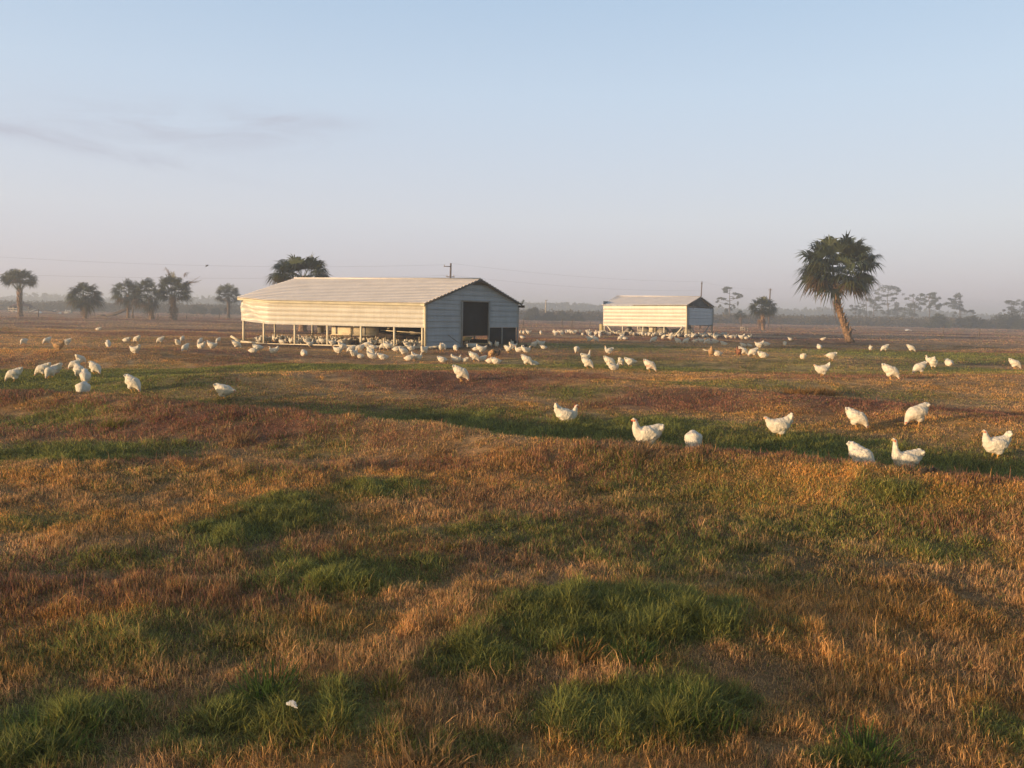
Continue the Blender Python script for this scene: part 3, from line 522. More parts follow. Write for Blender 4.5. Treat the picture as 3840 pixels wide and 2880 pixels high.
# ------------------------------------------------------------------ poles and wires
m_wood = mat('weathered_wood', (.22, .17, .13), .9, .3, 3.0, .5, 20.0); m_pole = mat('utility_pole_wood', (.16, .12, .10), .9, .25, 2.0)
m_metal = mat('galvanised_grey', (.35, .35, .36), .45, .2, 4.0, metal=.6); m_wire = mat('wire_metal', (.08, .08, .085), .6, .1, 2.0)
m_pale = mat('pale_pole_wood', (.5, .44, .36), .8, .2, 2.0)
def pole(label, u, vt, D, r=.14, arms=(), transformer=False, m=None, u2=None):
    t = at_depth(u, vt, D); z0 = float(H(t[0], t[1])) - .1; root = empty('utility_pole', (t[0], t[1], z0)); tag(root, label, 'utility pole', 'utility poles across the far fields'); h = t[2] - z0
    MB().tube([(0, 0, 0), (0, 0, h * .5), (.05, 0, h)], [r * 1.25, r * 1.1, r * .85], 10).build('pole', m or m_pole, root, True)
    for dz, l, r_ in arms:
        a = MB().beam((-l, -.16, h - dz), (r_, -.16, h - dz), .08, .09).build('crossarm', m_pole, root)
        for x in ([-l + .08] if l > .2 else []) + ([r_ - .08] if r_ > .2 else []): MB().lathe((x, -.16, h - dz + .06), [(.0, 0), (.04, 0), (.055, .05), (.03, .1), (.05, .14), (.0, .18)], 8).build('insulator', m_metal, a)
    if transformer: MB().lathe((.42, -.05, h - 2.9), [(0, 0), (.22, .02), (.24, .1), (.24, .75), (.22, .8), (.08, .86), (.08, .95), (0, .96)], 14).build('transformer', m_metal, root, True); MB().tube([(.05, 0, h - 2.2), (.42, -.05, h - 2.2)], .03, 6).build('bracket', m_metal, root)
    return np.array([t[0], t[1], t[2]])
P1 = pole('utility pole with crossarm and transformer rising behind the long shed roof', 1689, 987, 95, .11, [(.38, .75, .1), (1.55, .45, .5)], True)
P3 = pole('thin bare pole rising behind the small shed gable', 2631, 1056, 120, .08, [(.3, .12, .12)])
P4 = pole('dim utility pole standing behind the bushy cabbage palm', 2888, 1082, 175, .14, [(.3, .35, .35)])
P2 = pole('pale far pole between the two sheds', 2047, 1124, 230, .16, [(.15, .2, .55)], m=m_pale)
def wire(label, a, b, sag, r=.0055):
    a, b = np.array(a), np.array(b); pts = []
    for i in range(25): t = i / 24; p = a + (b - a) * t; p[2] -= 4 * sag * t * (1 - t); pts.append(p)
    tag(MB().tube(pts, r, 5).build('power_line', m_wire), label, 'power line', 'power lines strung between the poles')
A = at_depth(-520, 925, 85)
wire('upper power line from the left edge to the pole behind the long shed', A, P1 + [-.7, -.16, -.2], .9)
wire('lower power line from the left edge to the pole behind the long shed', at_depth(-520, 1008, 85), P1 + [-.4, -.16, -1.4], .6)
wire('upper power line from the shed pole to the thin pole behind the small shed', P1 + [.1, 0, 0], P3, .5)
wire('lower power line from the shed pole to the thin pole behind the small shed', P1 + [.5, -.16, -1.4], P3 + [0, 0, -1.3], .5)
wire('power line from the thin pole behind the small shed to the dim right pole', P3, P4, .5)
# ------------------------------------------------------------------ fences
def post(u, vt, vb, w=.10, label=None, m=None, name='fence_post', D=None):
    g = ground(u, vb); D = g[1]; t = at_depth(u, vt, D); h = max(t[2] - g[2], .5)
    o = MB().tube([(0, 0, -.1), (.02, 0, h * .6), (.03, .01, h)], [w * .55, w * .5, w * .48], 8).build(name, m or m_wood); o.location = tuple(g); tag(o, label, 'fence post', 'posts of the pasture fences'); return g + np.array([0, 0, h])
def tw(label, pts):
    m = MB(); 
    for dz in (.08, .42, .76): m.tube([p - np.array([0, 0, dz]) for p in pts], .006, 4)
    tag(m.build('fence_wire', m_wire), label, 'fence wire')
L = [post(*a) for a in [(144, 1158, 1188, .16, 'dark short post in front of the white scrap, far left'), (498, 1148, 1196, .2, 'tall thick fence post between the slim palm and speckled palm'), (592, 1178, 1197, .13, 'short pale post left of the patterned palm'),
    (663, 1182, 1198, .13, 'short post touching the patterned palm trunk'), (699, 1183, 1197, .13, 'short pale post right of the patterned palm'), (822, 1172, 1193, .13, 'dark post left of the slender palm')]]
tw('wire fence running through the left row of palms', L)
L = [post(*a) for a in [(161, 1149, 1167, .16, 'far thin post above the white scrap'), (215, 1152, 1166, .16, 'far post right of the scrap pile'), (345, 1157, 1172, .16, 'far post right of the low full palm'), (381, 1156, 1172, .16, 'second far post right of the low full palm'), (417, 1157, 1173, .16, 'far post left of the leaning log'),
    (441, 1152, 1174, .18, 'white-sided post at the top of the leaning log'), (453, 1156, 1173, .16, 'post close beside the slim palm'), (577, 1158, 1174, .16, 'far post between the speckled and patterned palms'), (626, 1160, 1175, .16, 'far post left of the patterned palm crown'), (676, 1160, 1175, .16, 'far post right of the patterned palm trunk'), (689, 1163, 1178, .16, 'leaning far post right of the patterned palm'), (730, 1162, 1176, .16, 'far post under the rounded green bush')]]
tw('far wire fence behind the left row of palms', L)
L = [post(*a) for a in [(1962, 1194, 1222, .14, 'dark post just right of the long shed corner'), (2107, 1195, 1223, .14, 'fence post midway between the sheds, left one'), (2144, 1198, 1228, .14, 'fence post midway between the sheds, near one'), (2152, 1197, 1214, .12, 'thin post just behind the near one between the sheds'), (2212, 1206, 1222, .12, 'faint post left of the small shed')]]
tw('wire fence between the two sheds', [L[0], L[1], L[2], L[4]])
L = [post(*a) for a in [(2928, 1220, 1240, .12, 'thin fence post right of the bushy palm'), (3061, 1215, 1227, .16, 'dark far post left of the big palm'), (3537, 1224, 1253, .13, 'pale fence post below the right bushes'), (3671, 1231, 1262, .13, 'pale fence post near the right edge')]]
tw('wire fence at the right side of the pasture', [L[0], L[2], L[3]])
g = ground(2792, 1243); fr = empty('wooden_frame', tuple(g)); tag(fr, 'small bleached wooden frame of posts and rails by the thin young palm', 'wooden frame'); k = g[1] / F
for x in (-15, -9, 0, 11): MB().beam((x * k, 0, -.05), (x * k, 0, 18 * k), .1, .1).build('upright', m_pale, fr)
MB().beam((-15 * k, -.09, 15 * k), (11 * k, -.09, 15.5 * k), .1, .08).build('rail', m_pale, fr); MB().beam((-15 * k, -.09, 8 * k), (11 * k, -.09, 7 * k), .1, .08).build('rail', m_pale, fr)
g = ground(745, 1186); fr = empty('hitching_rail', tuple(g)); tag(fr, 'low wooden rail on two posts left of the slender palm', 'rail'); k = g[1] / F
for x in (-8, 22): MB().beam((x * k, 0, -.05), (x * k, 0, 14 * k), .12, .12).build('post', m_wood, fr)
MB().beam((-8 * k, -.1, 11 * k), (22 * k, -.1, 10 * k), .1, .12).build('rail', m_wood, fr)
# leaning log and things lying by the fence
g = ground(405, 1188); D = g[1]; pts = [at_depth(*a, D) for a in ((398, 1184), (430, 1178), (465, 1164), (492, 1156))]
pts[0][2] = float(H(pts[0][0], pts[0][1])) + .2
lg = MB().tube(pts, [.2, .28, .26, .2], 9); lg.tube([pts[0], pts[0] + np.array([-1.2, -.2, .1])], [.16, .05], 6).build('fallen_log', m_bark); o = bpy.data.objects['fallen_log']; tag(o, 'dark leaning palm log lying left of the slim-trunked palm', 'log')
m_white = mat('white_sheet_metal', (.78, .76, .72), .4, .06, 2.0, .2, 3.0); m_dark = mat('dark_rusty_roof', (.13, .07, .065), .7, .3, 1.0); m_blue = mat('pale_blue_tarp', (.24, .31, .38), .6, .15, .8, .4, 3.0); m_junk = mat('dark_debris', (.07, .062, .058), .9, .4, 3.0)
def scrap(name, label, u, v, du, dv, arch, seed, m=m_white, cat='metal sheet'):
    R = np.random.default_rng(seed); g = ground(u, v); k = g[1] / F; w = du * k; h = dv * k; mb = MB(); n = 9; P = []
    for i in range(n):
        t = i / (n - 1); z = h * ((1 - (2 * t - 1) ** 2) if arch else t) + .05; P += [(-w / 2 + w * t, -.35, z), (-w / 2 + w * t, .45, z + .12 + .04 * R.random()), (-w / 2 + w * t, -.35, z - .06), (-w / 2 + w * t, .45, z + .04)]
    Q = []
    for i in range(n - 1): a = i * 4; Q += [(a, a + 4, a + 5, a + 1), (a + 2, a + 3, a + 7, a + 6), (a, a + 2, a + 6, a + 4), (a + 1, a + 5, a + 7, a + 3)]
    Q += [(0, 1, 3, 2), ((n - 1) * 4, (n - 1) * 4 + 2, (n - 1) * 4 + 3, (n - 1) * 4 + 1)]
    mb.add(P, Q); o = mb.build(name, m); o.location = tuple(g); tag(o, label, cat, 'scrap lying along the far fence')
scrap('scrap_sheet', 'bright curved white metal sheet right of the far left palm', 118, 1172, 26, 10, False, 1)
scrap('scrap_sheet', 'low arched white sheet beside the dark short post', 142, 1175, 24, 5, True, 2)
scrap('scrap_sheet', 'small tilted white strip left of the low full palm', 201, 1169, 12, 6, False, 3)
scrap('scrap_sheet', 'tiny pale sheet lying between the white strips', 222, 1177, 9, 3, True, 4)
scrap('scrap_sheet', 'long flat pale sheet under the dark shelter', 58, 1171, 26, 4, True, 5)
scrap('scrap_heap', 'low dark heap of debris behind the arched white sheet', 165, 1170, 90, 5, True, 6, m_junk, 'debris heap')
scrap('tarp', 'pale blue tarpaulin beside the low full palm', 288, 1176, 46, 16, True, 7, m_blue, 'tarpaulin')
g = ground(256, 1175); k = g[1] / F; cr_ = empty('collapsed_crate', tuple(g)); tag(cr_, 'broken white frame of crossed boards left of the blue tarp', 'broken frame')
for a, b in (((-14, 0, 0), (-8, 0, 14)), ((-10, 0, 1), (8, .0, 13)), ((-6, .3, 12), (9, .3, 5)), ((8, .1, 14), (9, .1, 1)), ((-12, -.3, 1), (14, -.3, 2))): MB().beam((a[0] * k, a[1], a[2] * k), (b[0] * k, b[1], b[2] * k), .18, .10).build('board', m_white, cr_)
g = ground(85, 1172); k = g[1] / F; sh = empty('field_shelter', tuple(g)); tag(sh, 'small open shelter with a dark rusty curved roof behind the far left palm', 'shelter')
rf = MB(); P = []; n = 9
for i in range(n): t = i / (n - 1); x = (-44 + 82 * t) * k; z = (28 + 8 * math.sin(math.pi * min(1, t * 1.25) * .8) - (14 if i == 0 else 0) - (10 if i == n - 1 else 0)) * k; P += [(x, -1.3, z - .5), (x, 0, z), (x, 1.3, z - .5), (x, -1.3, z - .58), (x, 0, z - .08), (x, 1.3, z - .58)]
Q = []
for i in range(n - 1):
    a = i * 6
    for j in (0, 1): Q += [(a + j, a + j + 1, a + j + 7, a + j + 6), (a + j + 3, a + j + 9, a + j + 10, a + j + 4)]
    Q += [(a, a + 6, a + 9, a + 3), (a + 2, a + 5, a + 11, a + 8)]
rf.add(P, Q); rf.build('roof', m_dark, sh)
for x in (-40, -22, 6, 34): MB().beam((x * k, -1.2, 0), (x * k, -1.2, 22 * k), .16, .16).build('post', m_pale, sh)
for z in (8, 15): MB().beam((-40 * k, -1.32, z * k), (34 * k, -1.32, (z - 1) * k), .08, .14).build('rail', m_pale, sh)
scrap('scrap_sheet', 'grey-white lump on the far pasture under the right pines', 3407, 1241, 20, 3, True, 8); scrap('dirt_mound', 'dark small mound left of the post by the right bushes', 3200, 1240, 16, 2.5, True, 9, m_junk, 'dirt mound')
# ------------------------------------------------------------------ sheds
def metal_paint(name, col, rough, bump, bs):
    m = mat(name, col, rough, .05, 1.5, bump, bs, spec=.5, col2=tuple(c * .86 for c in col)); nt = m.node_tree; b = nt.nodes['Principled BSDF']
    # faint dust streaks and grime
    src = b.inputs['Base Color'].links[0].from_socket; tc = N(nt, 'ShaderNodeTexCoord'); mp = N(nt, 'ShaderNodeMapping'); mp.inputs['Scale'].default_value = (3.0, 3.0, .4); nt.links.new(tc.outputs['Object'], mp.inputs[0])
    n = N(nt, 'ShaderNodeTexNoise'); n.inputs['Scale'].default_value = 3; n.inputs['Detail'].default_value = 8; n.inputs['Roughness'].default_value = .7; nt.links.new(mp.outputs[0], n.inputs['Vector'])
    r = N(nt, 'ShaderNodeMapRange'); r.inputs[1].default_value = .35; r.inputs[2].default_value = .75; r.inputs[3].default_value = 0; r.inputs[4].default_value = .4; nt.links.new(n.outputs[0], r.inputs[0])
    mx = N(nt, 'ShaderNodeMix', data_type='RGBA'); mx.inputs[7].default_value = (col[0] * .62, col[1] * .55, col[2] * .45, 1); nt.links.new(r.outputs[0], mx.inputs[0]); nt.links.new(src, mx.inputs[6]); nt.links.new(mx.outputs[2], b.inputs['Base Color'])
    return m
m_side = metal_paint('siding_cream', (.72, .71, .67), .42, .25, 1.6); m_side_shade = metal_paint('siding_shade', (.37, .40, .46), .45, .2, 1.6)  # end, back and left walls: same siding, darkened and blued to mimic shade
m_roof = metal_paint('roof_sheet', (.80, .75, .71), .38, .2, 1.2); m_trim = mat('cream_trim', (.66, .60, .44), .5, .1, 2.0); m_post = mat('square_steel_post', (.74, .68, .54), .5, .06, 3.0)
m_plank = mat('plank_pale', (.74, .65, .50), .85, .12, 3.0, .4, 15.0); m_darkwood = mat('dark_interior_wood', (.06, .045, .04), .9, .3, 3.0); m_feeder = mat('feeder_grey', (.40, .37, .32), .6, .2, 2.0); m_yel = mat('yellow_tub', (.55, .45, .22), .5, .15, 2.0)
m_frame = mat('door_frame_grey', (.32, .32, .33), .6, .1, 3.0); m_edge = mat('roof_edge_dark', (.13, .115, .11), .6, .1, 3.0); m_void_shade = mat('gable_void_shade', (.10, .10, .105), .8, .2, 3.0); m_int_shade = mat('interior_shade', (.018, .019, .026), .9, .2, 3.0)  # last two: dark colours standing in for shade inside the sheds
def sheet(mb, f, us, prof, th=.012):
    """f(u,v)->point; prof=[(v,offset)]; both faces and rim"""
    us = list(us); nu, nv = len(us), len(prof); Pt = np.array([[f(u, v) for v, _ in prof] for u in us]); off = np.array([o for _, o in prof])
    du = np.gradient(Pt, axis=0); dv = np.gradient(Pt, axis=1); nn = np.cross(du, dv); nn /= np.linalg.norm(nn, axis=2)[..., None] + 1e-9
    A = Pt + nn * off[None, :, None]; B = A - nn * th; V = np.concatenate([A.reshape(-1, 3), B.reshape(-1, 3)]); i = np.arange(nu * nv).reshape(nu, nv); o = nu * nv
    q = np.stack([i[:-1, :-1], i[1:, :-1], i[1:, 1:], i[:-1, 1:]], -1).reshape(-1, 4); Q = np.concatenate([q, q[:, ::-1] + o])
    for e in (i[0], i[-1], i[:, 0], i[:, -1]): Q = np.concatenate([Q, np.stack([e[:-1], e[1:], e[1:] + o, e[:-1] + o], -1)])
    mb.add(V, Q)
def ribs(n, w, h, v0=0, v1=1, lead=True):
    pr = []
    for k in range(n):
        a = v0 + (v1 - v0) * k / n; b = v0 + (v1 - v0) * (k + 1) / n; pr += [(a, 0), (a + w * .25, h), (a + w * .75, h), (a + w, 0)]
        for s in (.5,): pr.append((a + w + (b - a - w) * s, 0))
    pr.append((v1, 0)); return pr
def poly(P, t):
    P = np.array(P); L = np.concatenate([[0], np.cumsum(np.linalg.norm(np.diff(P[:, :2], axis=0), axis=1))]); L /= L[-1]
    if t < 0: return P[0] + (P[1] - P[0]) * (t / L[1])
    if t > 1: return P[-1] + (P[-1] - P[-2]) * ((t - 1) / (1 - L[-2]))
    return np.array([np.interp(t, L, P[:, k]) for k in range(3)])
def shed(name, label, front, C, ridge, nrib, nroof, gable, posts, backposts, seed, fascia=.12, crease=None, openrib=5):
    """front: [(u,vbase,vbottom_of_panel,veave,D)...] left to right; C: same for the far right corner"""
    R = np.random.default_rng(seed)
    base = [at_depth(u, vb, D) for u, vb, vp, ve, D in front]; pan = [at_depth(u, vp, D) for u, vb, vp, ve, D in front]; eav = [at_depth(u, ve, D) for u, vb, vp, ve, D in front]
    o = base[-1].copy(); A = base[-1]; Cb = at_depth(C[0], C[1], C[3]); Ce = at_depth(C[0], C[2], C[3]); sh = Cb - A
    root = empty(name, tuple(o)); tag(root, label, 'shed'); P_ = lambda p: np.array(p) - o
    base = [P_(p) for p in base]; pan = [P_(p) for p in pan]; eav = [P_(p) for p in eav]; back_e = [e + (P_(Ce) - eav[-1]) for e in (eav[0], eav[-1])]; back_b = [b + (P_(Cb) - base[-1]) for b in (base[0], base[-1])]
    Rr = P_(at_depth(ridge[1][0], ridge[1][1], (front[-1][4] + C[3]) / 2)); Rl = P_(at_depth(ridge[0][0], ridge[0][1], front[0][4] + (C[3] - front[-1][4]) / 2))
    wn = np.cross(eav[-1] - eav[0], [0, 0, 1.0]); wn[2] = 0; wn /= np.linalg.norm(wn)      # towards the camera
    wu = (eav[-1] - eav[0]); wu[2] = 0; wl = np.linalg.norm(wu); wu /= wl
    def fw(u, v):
        p = poly(pan, u); q = poly(eav, u) - np.array([0, 0, .03]); r = p + (q - p) * v
        r = r + wn * (.018 * (fbm(np.array([u * wl * 1.2 + seed]), np.array([v * 3.0]), 3)[0] - .5))
        if crease:
            u1, dep = crease; s = u / u1
            if u < u1: d = abs((1 - v) - s); r = r - wn * dep * (max(0, 1 - d * 3.2)) + wn * dep * .8 * max(0, 1 - abs(d - .42) * 3.2) * (1 - s)
        return r
    mb = MB(); sheet(mb, fw, np.linspace(0, 1, 90), [(v, o_) for v, o_ in ribs(nrib, .12 / nrib * 1.2, .024)]); mb.build('front_wall', m_side, root)
    ebar = [np.array(e) for e in eav]; ov_ = .14
    down = lambda e, r_: (e - r_) / np.linalg.norm(e - r_)
    def fr(u, v):
        e = poly(ebar, u); r = Rl + (Rr - Rl) * u; e = e + down(e, r) * ov_ + np.array([0, 0, .05]); r = r + np.array([0, 0, .04]); p = r + (e - r) * v
        p = p + np.array([0, 0, .010 * (fbm(np.array([u * wl * .8]), np.array([v * 4.0 + seed]), 3)[0] - .5)]); return p
    mb = MB(); sheet(mb, fr, np.linspace(-.014, 1.012, 80), ribs(nroof, .34 / nroof, .027), .02); 
    def fb(u, v):
        e = back_e[0] + (back_e[1] - back_e[0]) * u; r = Rl + (Rr - Rl) * u; e = e + down(e, r) * ov_ + np.array([0, 0, .05]); r = r + np.array([0, 0, .04]); return e + (r - e) * v
    sheet(mb, fb, np.linspace(-.014, 1.012, 20), ribs(nroof, .28 / nroof, .026), .02); rf = mb.build('roof', m_roof, root)
    MB().tube([Rl + (Rr - Rl) * u + np.array([0, 0, .05]) for u in (-.014, .5, 1.012)], .045, 8).build('ridge_cap', m_roof, rf)
    # dark rib ends along the gable verge
    ve = MB()
    for a, b in ((fr(1.012, 1), fr(1.012, 0)), (fb(1.012, 1), fb(1.012, 0))):
        ve.beam(a - np.array([0, 0, .045]) + wu * .012, b - np.array([0, 0, .045]) + wu * .012 + (b - a) * 0, .022, .075)
        for k in range(nroof): p = a + (b - a) * (k + .5) / nroof; ve.beam(p + wu * .005, p + wu * .005 + np.array([0, 0, .04]), .03, .06, up=wn)
    ve.build('verge_trim', m_edge, rf); ve = MB()
    a, b = fr(-.014, 1), fr(-.014, 0); ve.beam(a - np.array([0, 0, .04]) - wu * .012, b - np.array([0, 0, .04]) - wu * .012, .022, .06); ve.build('verge_trim', m_edge, rf)
    if fascia:
        ff = MB(); sheet(ff, lambda u, v: fr(u, 1.0) + wn * .012 + np.array([0, 0, -fascia - .015 + fascia * v]), np.linspace(-.012, 1.008, 40), [(0, 0), (.5, 0), (1, 0)], .03)
        ff.build('fascia', m_trim, root)
    # back and left walls
    mb = MB(); hb = (pan[-1] - base[-1])[2]
    fbk = lambda u, v: (back_b[1] + (back_b[0] - back_b[1]) * u + np.array([0, 0, hb])) * (1 - v) + (back_e[1] + (back_e[0] - back_e[1]) * u) * v
    sheet(mb, fbk, np.linspace(0, 1, 12), ribs(nrib, .12 / nrib, .02)); mb.build('back_wall', m_side_shade, root)
    L0, L1 = eav[0], back_e[0]
    mb = MB(); hp = (pan[0] - base[0])[2]; z0 = eav[0][2] - (eav[0] - pan[0])[2]
    z0 = lz if (lz := gable.get('left_z')) is not None else z0
    for s, (p, q) in enumerate(((L0, Rl), (Rl, L1))):
        f2 = lambda u, v, p=p, q=q: np.array([*(p + (q - p) * u)[:2], z0 + ((p + (q - p) * u)[2] - .04 - z0) * v]); sheet(mb, f2, np.linspace(0, 1, 8), [(0, 0), (.5, 0), (1, 0)])
    mb.build('left_wall', m_side_shade, root)
    # gable end, built in horizontal siding bands
    GA, GC = base[-1], back_b[1]; eA, eC = eav[-1][2], back_e[1][2]; gv = GC - GA; gl = np.linalg.norm(gv[:2]); g_u = gv / gl; gn = -np.cross([0, 0, 1.0], g_u); gn = gn if np.dot(gn, wu) > 0 else -gn
    roofz = lambda t: eA + (Rr[2] - eA) * t / .5 if t < .5 else eC + (Rr[2] - eC) * (1 - t) / .5
    def gpt(t, z, o_=0.0): p = GA + gv * t; return np.array([p[0], p[1], z]) + gn * o_
    def lim(z):  # t-range under the roof at height z
        lo = 0 if z <= eA else .5 * (z - eA) / (Rr[2] - eA); hi = 1 if z <= eC else 1 - .5 * (z - eC) / (Rr[2] - eC); return lo, hi
    bands, opens = gable['bands'], gable['open']; gw = MB()
    for z0, z1 in zip(bands[:-1], bands[1:]):
        a0, b0 = lim(z0); a1, b1 = lim(z1); cuts = [(t0, t1) for t0, t1, y0, y1 in opens if y0 <= z0 + 1e-3 and y1 >= z1 - 1e-3]; segs = [(0.0, 1.0)]
        for c0, c1 in cuts:
            ns = []
            for s0, s1 in segs:
                if c0 > s0 and c1 < s1: ns += [(s0, c0), (c1, s1)]
                elif c0 <= s0 and c1 >= s1: pass
                elif c0 <= s0 < c1: ns.append((c1, s1))
                elif c0 < s1 <= c1: ns.append((s0, c0))
                else: ns.append((s0, s1))
            segs = ns
        for s0, s1 in segs:
            l0, l1 = max(s0, a0), max(s0, a1); r0, r1 = min(s1, b0), min(s1, b1)
            if r0 - l0 < .01: continue
            r1 = max(r1, l1 + .001)
            ft = lambda u, v: gpt((l0 + (r0 - l0) * u) * (1 - v) + (l1 + (r1 - l1) * u) * v, z0 + (z1 - z0) * v, .012 * (fbm(np.array([(l0 + (r0 - l0) * u) * gl]), np.array([z0 * 3 + v]), 2)[0] - .5))
            h = z1 - z0; rr = min(.045 / h, .5); sheet(gw, ft, np.linspace(0, 1, 10), [(0, 0), (rr * .3, .022), (rr * .8, .022), (rr * 1.1, 0), (.6, 0), (1, 0)])
    gw.build('end_wall', m_side_shade, root)
    for t0, t1, y0, y1, kind in gable.get('frames', []):
        fm = MB()
        for t in (t0, t1): fm.beam(gpt(t, y0, .02), gpt(t, y1, .02), .07, .09, up=gn)
        fm.beam(gpt(t0, y1, .022) - g_u * .03, gpt(t1, y1, .022) + g_u * .03, .09, .08); fm.build(kind, m_frame, root)
    for t, y0, y1 in gable.get('studs', []): MB().beam(gpt(t, y0), gpt(t, y1), .05, .06, up=gn).build('post', m_frame, root)
    # posts, corner posts
    for (u, bot) in posts:
        b = poly(base, u); p = poly(pan, u) + np.array([0, 0, .1]); MB().beam(b - wn * .065 + np.array([0, 0, bot]), p - wn * .065, .085, .075, up=wn).build('post', m_post, root)
    for t in backposts: b = back_b[0] + (back_b[1] - back_b[0]) * t; MB().beam(b, b + np.array([0, 0, hb + .1]), .08, .08, up=wn).build('post', m_post, root)
    ct = MB().beam(base[-1] + wn * .01 + wu * .02, eav[-1] + wn * .01 + wu * .02 - np.array([0, 0, .04]), .09, .05, up=wn).build('corner_trim', m_trim, root)
    return dict(root=root, o=o, base=base, pan=pan, eav=eav, bb=back_b, wn=wn, wu=wu, gpt=gpt, gu=g_u, gn=gn, gl=gl, wl=wl, hb=hb, Rl=Rl, Rr=Rr)
zz = lambda v, u, D: at_depth(u, v, D)[2]
# long shed
oz = at_depth(1593, 1307, 38.75)[2]
hl = zz(1229, 1593, 38.75) - oz; hd = zz(1128, 1740, 41.0) - oz
bnd = [0, .30, .60, hl, hl + .285, hl + .57, hl + .855, hl + 1.14, hd, hd + .27, hd + .54, hd + .81, 3.5]
bnd = sorted(b for b in bnd if b < 3.35)
S1 = shed('long_poultry_shed', 'long cream metal poultry shed with a ribbed roof, open base and dark end doorway', [(905, 1282, 1202, 1116, 41.8), (1005, 1295, 1215, 1126, 40.9), (1593, 1307, 1229, 1137, 38.75)], (1944, 1291, 1141, 44.5),
          [(1112, 1047), (1794, 1049)], 5, 16, dict(bands=bnd, open=[(.357, .646, 0, hd), (.646, 1.0, 0, hl)], frames=[(.357, .646, 0, hd, 'door_frame')], studs=[(.80, 0, hl), (.985, 0, hl)]),
          [(.01, 0), (.15, 0), (.325, 0), (.50, 0), (.675, 0), (.845, 0), (.985, 0)], [.02, .25, .5, .75, .98], 3, crease=(.15, .09))
def part(S, name, m, mb, smooth=False): return mb.build(name, m, S['root'], smooth)
b = S1['base']; wn, wu = S1['wn'], S1['wu']
sill = MB()
pts = [b[0] - wu * .35 + np.array([0, 0, .04]), b[1] + np.array([0, 0, .05]), b[2] + np.array([0, 0, .05])]
sill.beam(pts[0], pts[1], .10, .10); sill.beam(pts[1], pts[2], .10, .10); part(S1, 'base_rail', m_plank, sill)
part(S1, 'loose_rail', m_plank, MB().beam(b[0] - wu * .55 + wn * .1 + np.array([0, 0, .28]), b[0] + wn * .12 + np.array([0, 0, .03]), .06, .10))
part(S1, 'skid_end', m_plank, MB().beam(b[2] + wu * .25 + wn * .1 + np.array([0, 0, .04]), b[2] + wu * .72 + wn * .05 + np.array([0, 0, .12]), .14, .10))
bb = S1['bb']; bk = MB().beam(bb[0] + np.array([0, 0, .1]), bb[1] + np.array([0, 0, .1]), .1, .2); part(S1, 'back_rail', m_darkwood, bk)
for f in (.28, .62): part(S1, 'post', m_post, MB().beam(b[0] + (bb[0] - b[0]) * f, b[0] + (bb[0] - b[0]) * f + np.array([0, 0, 1.0]), .13 if f > .5 else .09, .05, up=wu))
part(S1, 'loose_flap', m_roof, MB().beam(S1['eav'][-1] + (S1['bb'][1] - b[2]) * 1.03 + np.array([0, 0, .02]), S1['eav'][-1] + (S1['bb'][1] - b[2]) * 1.03 + np.array([.14, 0, .26]), .05, .12))
part(S1, 'roof_beam_end', m_darkwood, MB().beam(S1['eav'][-1] + (S1['bb'][1] - b[2]) * 1.0 + np.array([-.1, 0, -.09]), S1['eav'][-1] + (S1['bb'][1] - b[2]) * 1.0 + np.array([.32, 0, -.09]), .12, .12))
# ridge bracket, roosts, drinker line, nest boxes
def inside(S, f, d, z): p = poly(S['base'], f) - S['wn'] * d; return np.array([p[0], p[1], z])
for k, (f0, f1, d, z0, z1) in enumerate([(.08, .52, 1.6, .48, .52), (.30, .56, 2.2, .62, .66), (.72, .99, 1.2, .78, .66), (.74, .90, 2.0, .62, .62), (.84, .99, 1.9, .72, .60)]):
    part(S1, 'roost_pole', m_plank if k > 1 else m_darkwood, MB().beam(inside(S1, f0, d, z0), inside(S1, f1, d, z1), .05, .04))
for f, d in ((.46, 1.1), (.60, 1.4), (.74, 1.3), (.92, 1.2)): part(S1, 'roost_leg', m_plank, MB().beam(inside(S1, f, d, 0), inside(S1, f, d, .5), .04, .04))
part(S1, 'inner_shade_panel', m_darkwood, MB().beam(inside(S1, .42, 4.9, .58), inside(S1, .97, 4.9, .58), .03, .95, up=(0, 0, 1)))  # dark panel added so the far interior reads as shaded
g = S1['gpt']
part(S1, 'interior_shade', m_int_shade, MB().beam(g(.37, 1.40, -.30), g(.71, 1.40, -.30), .02, 1.7)); part(S1, 'interior_shade', m_int_shade, MB().beam(g(.665, .53, -.12), g(.985, .53, -.12), .02, .86))  # dark sheets added so the doorway and right opening look dark
nb = empty('nest_box', tuple(S1['o'] + inside(S1, .475, .9, .52))); nb.parent = S1['root']; nb.location = tuple(inside(S1, .475, .9, .52))
def nbp(x0, x1, y0, y1, z0, z1, name, m): c = wu * (x0 + x1) / 2 - wn * (y0 + y1) / 2; MB().beam(c + np.array([0, 0, z0]), c + np.array([0, 0, z1]), x1 - x0, y1 - y0, up=wn).build(name, m, nb)
nbp(0, 2.35, .0, .45, 0, .40, 'box_body', m_plank); nbp(.22, .30, -.03, .0, .0, .40, 'divider', m_frame); nbp(1.78, 1.86, -.03, .0, .0, .40, 'divider', m_frame); nbp(-.02, 2.37, -.04, -.002, -.02, .02, 'front_ledge', m_plank)
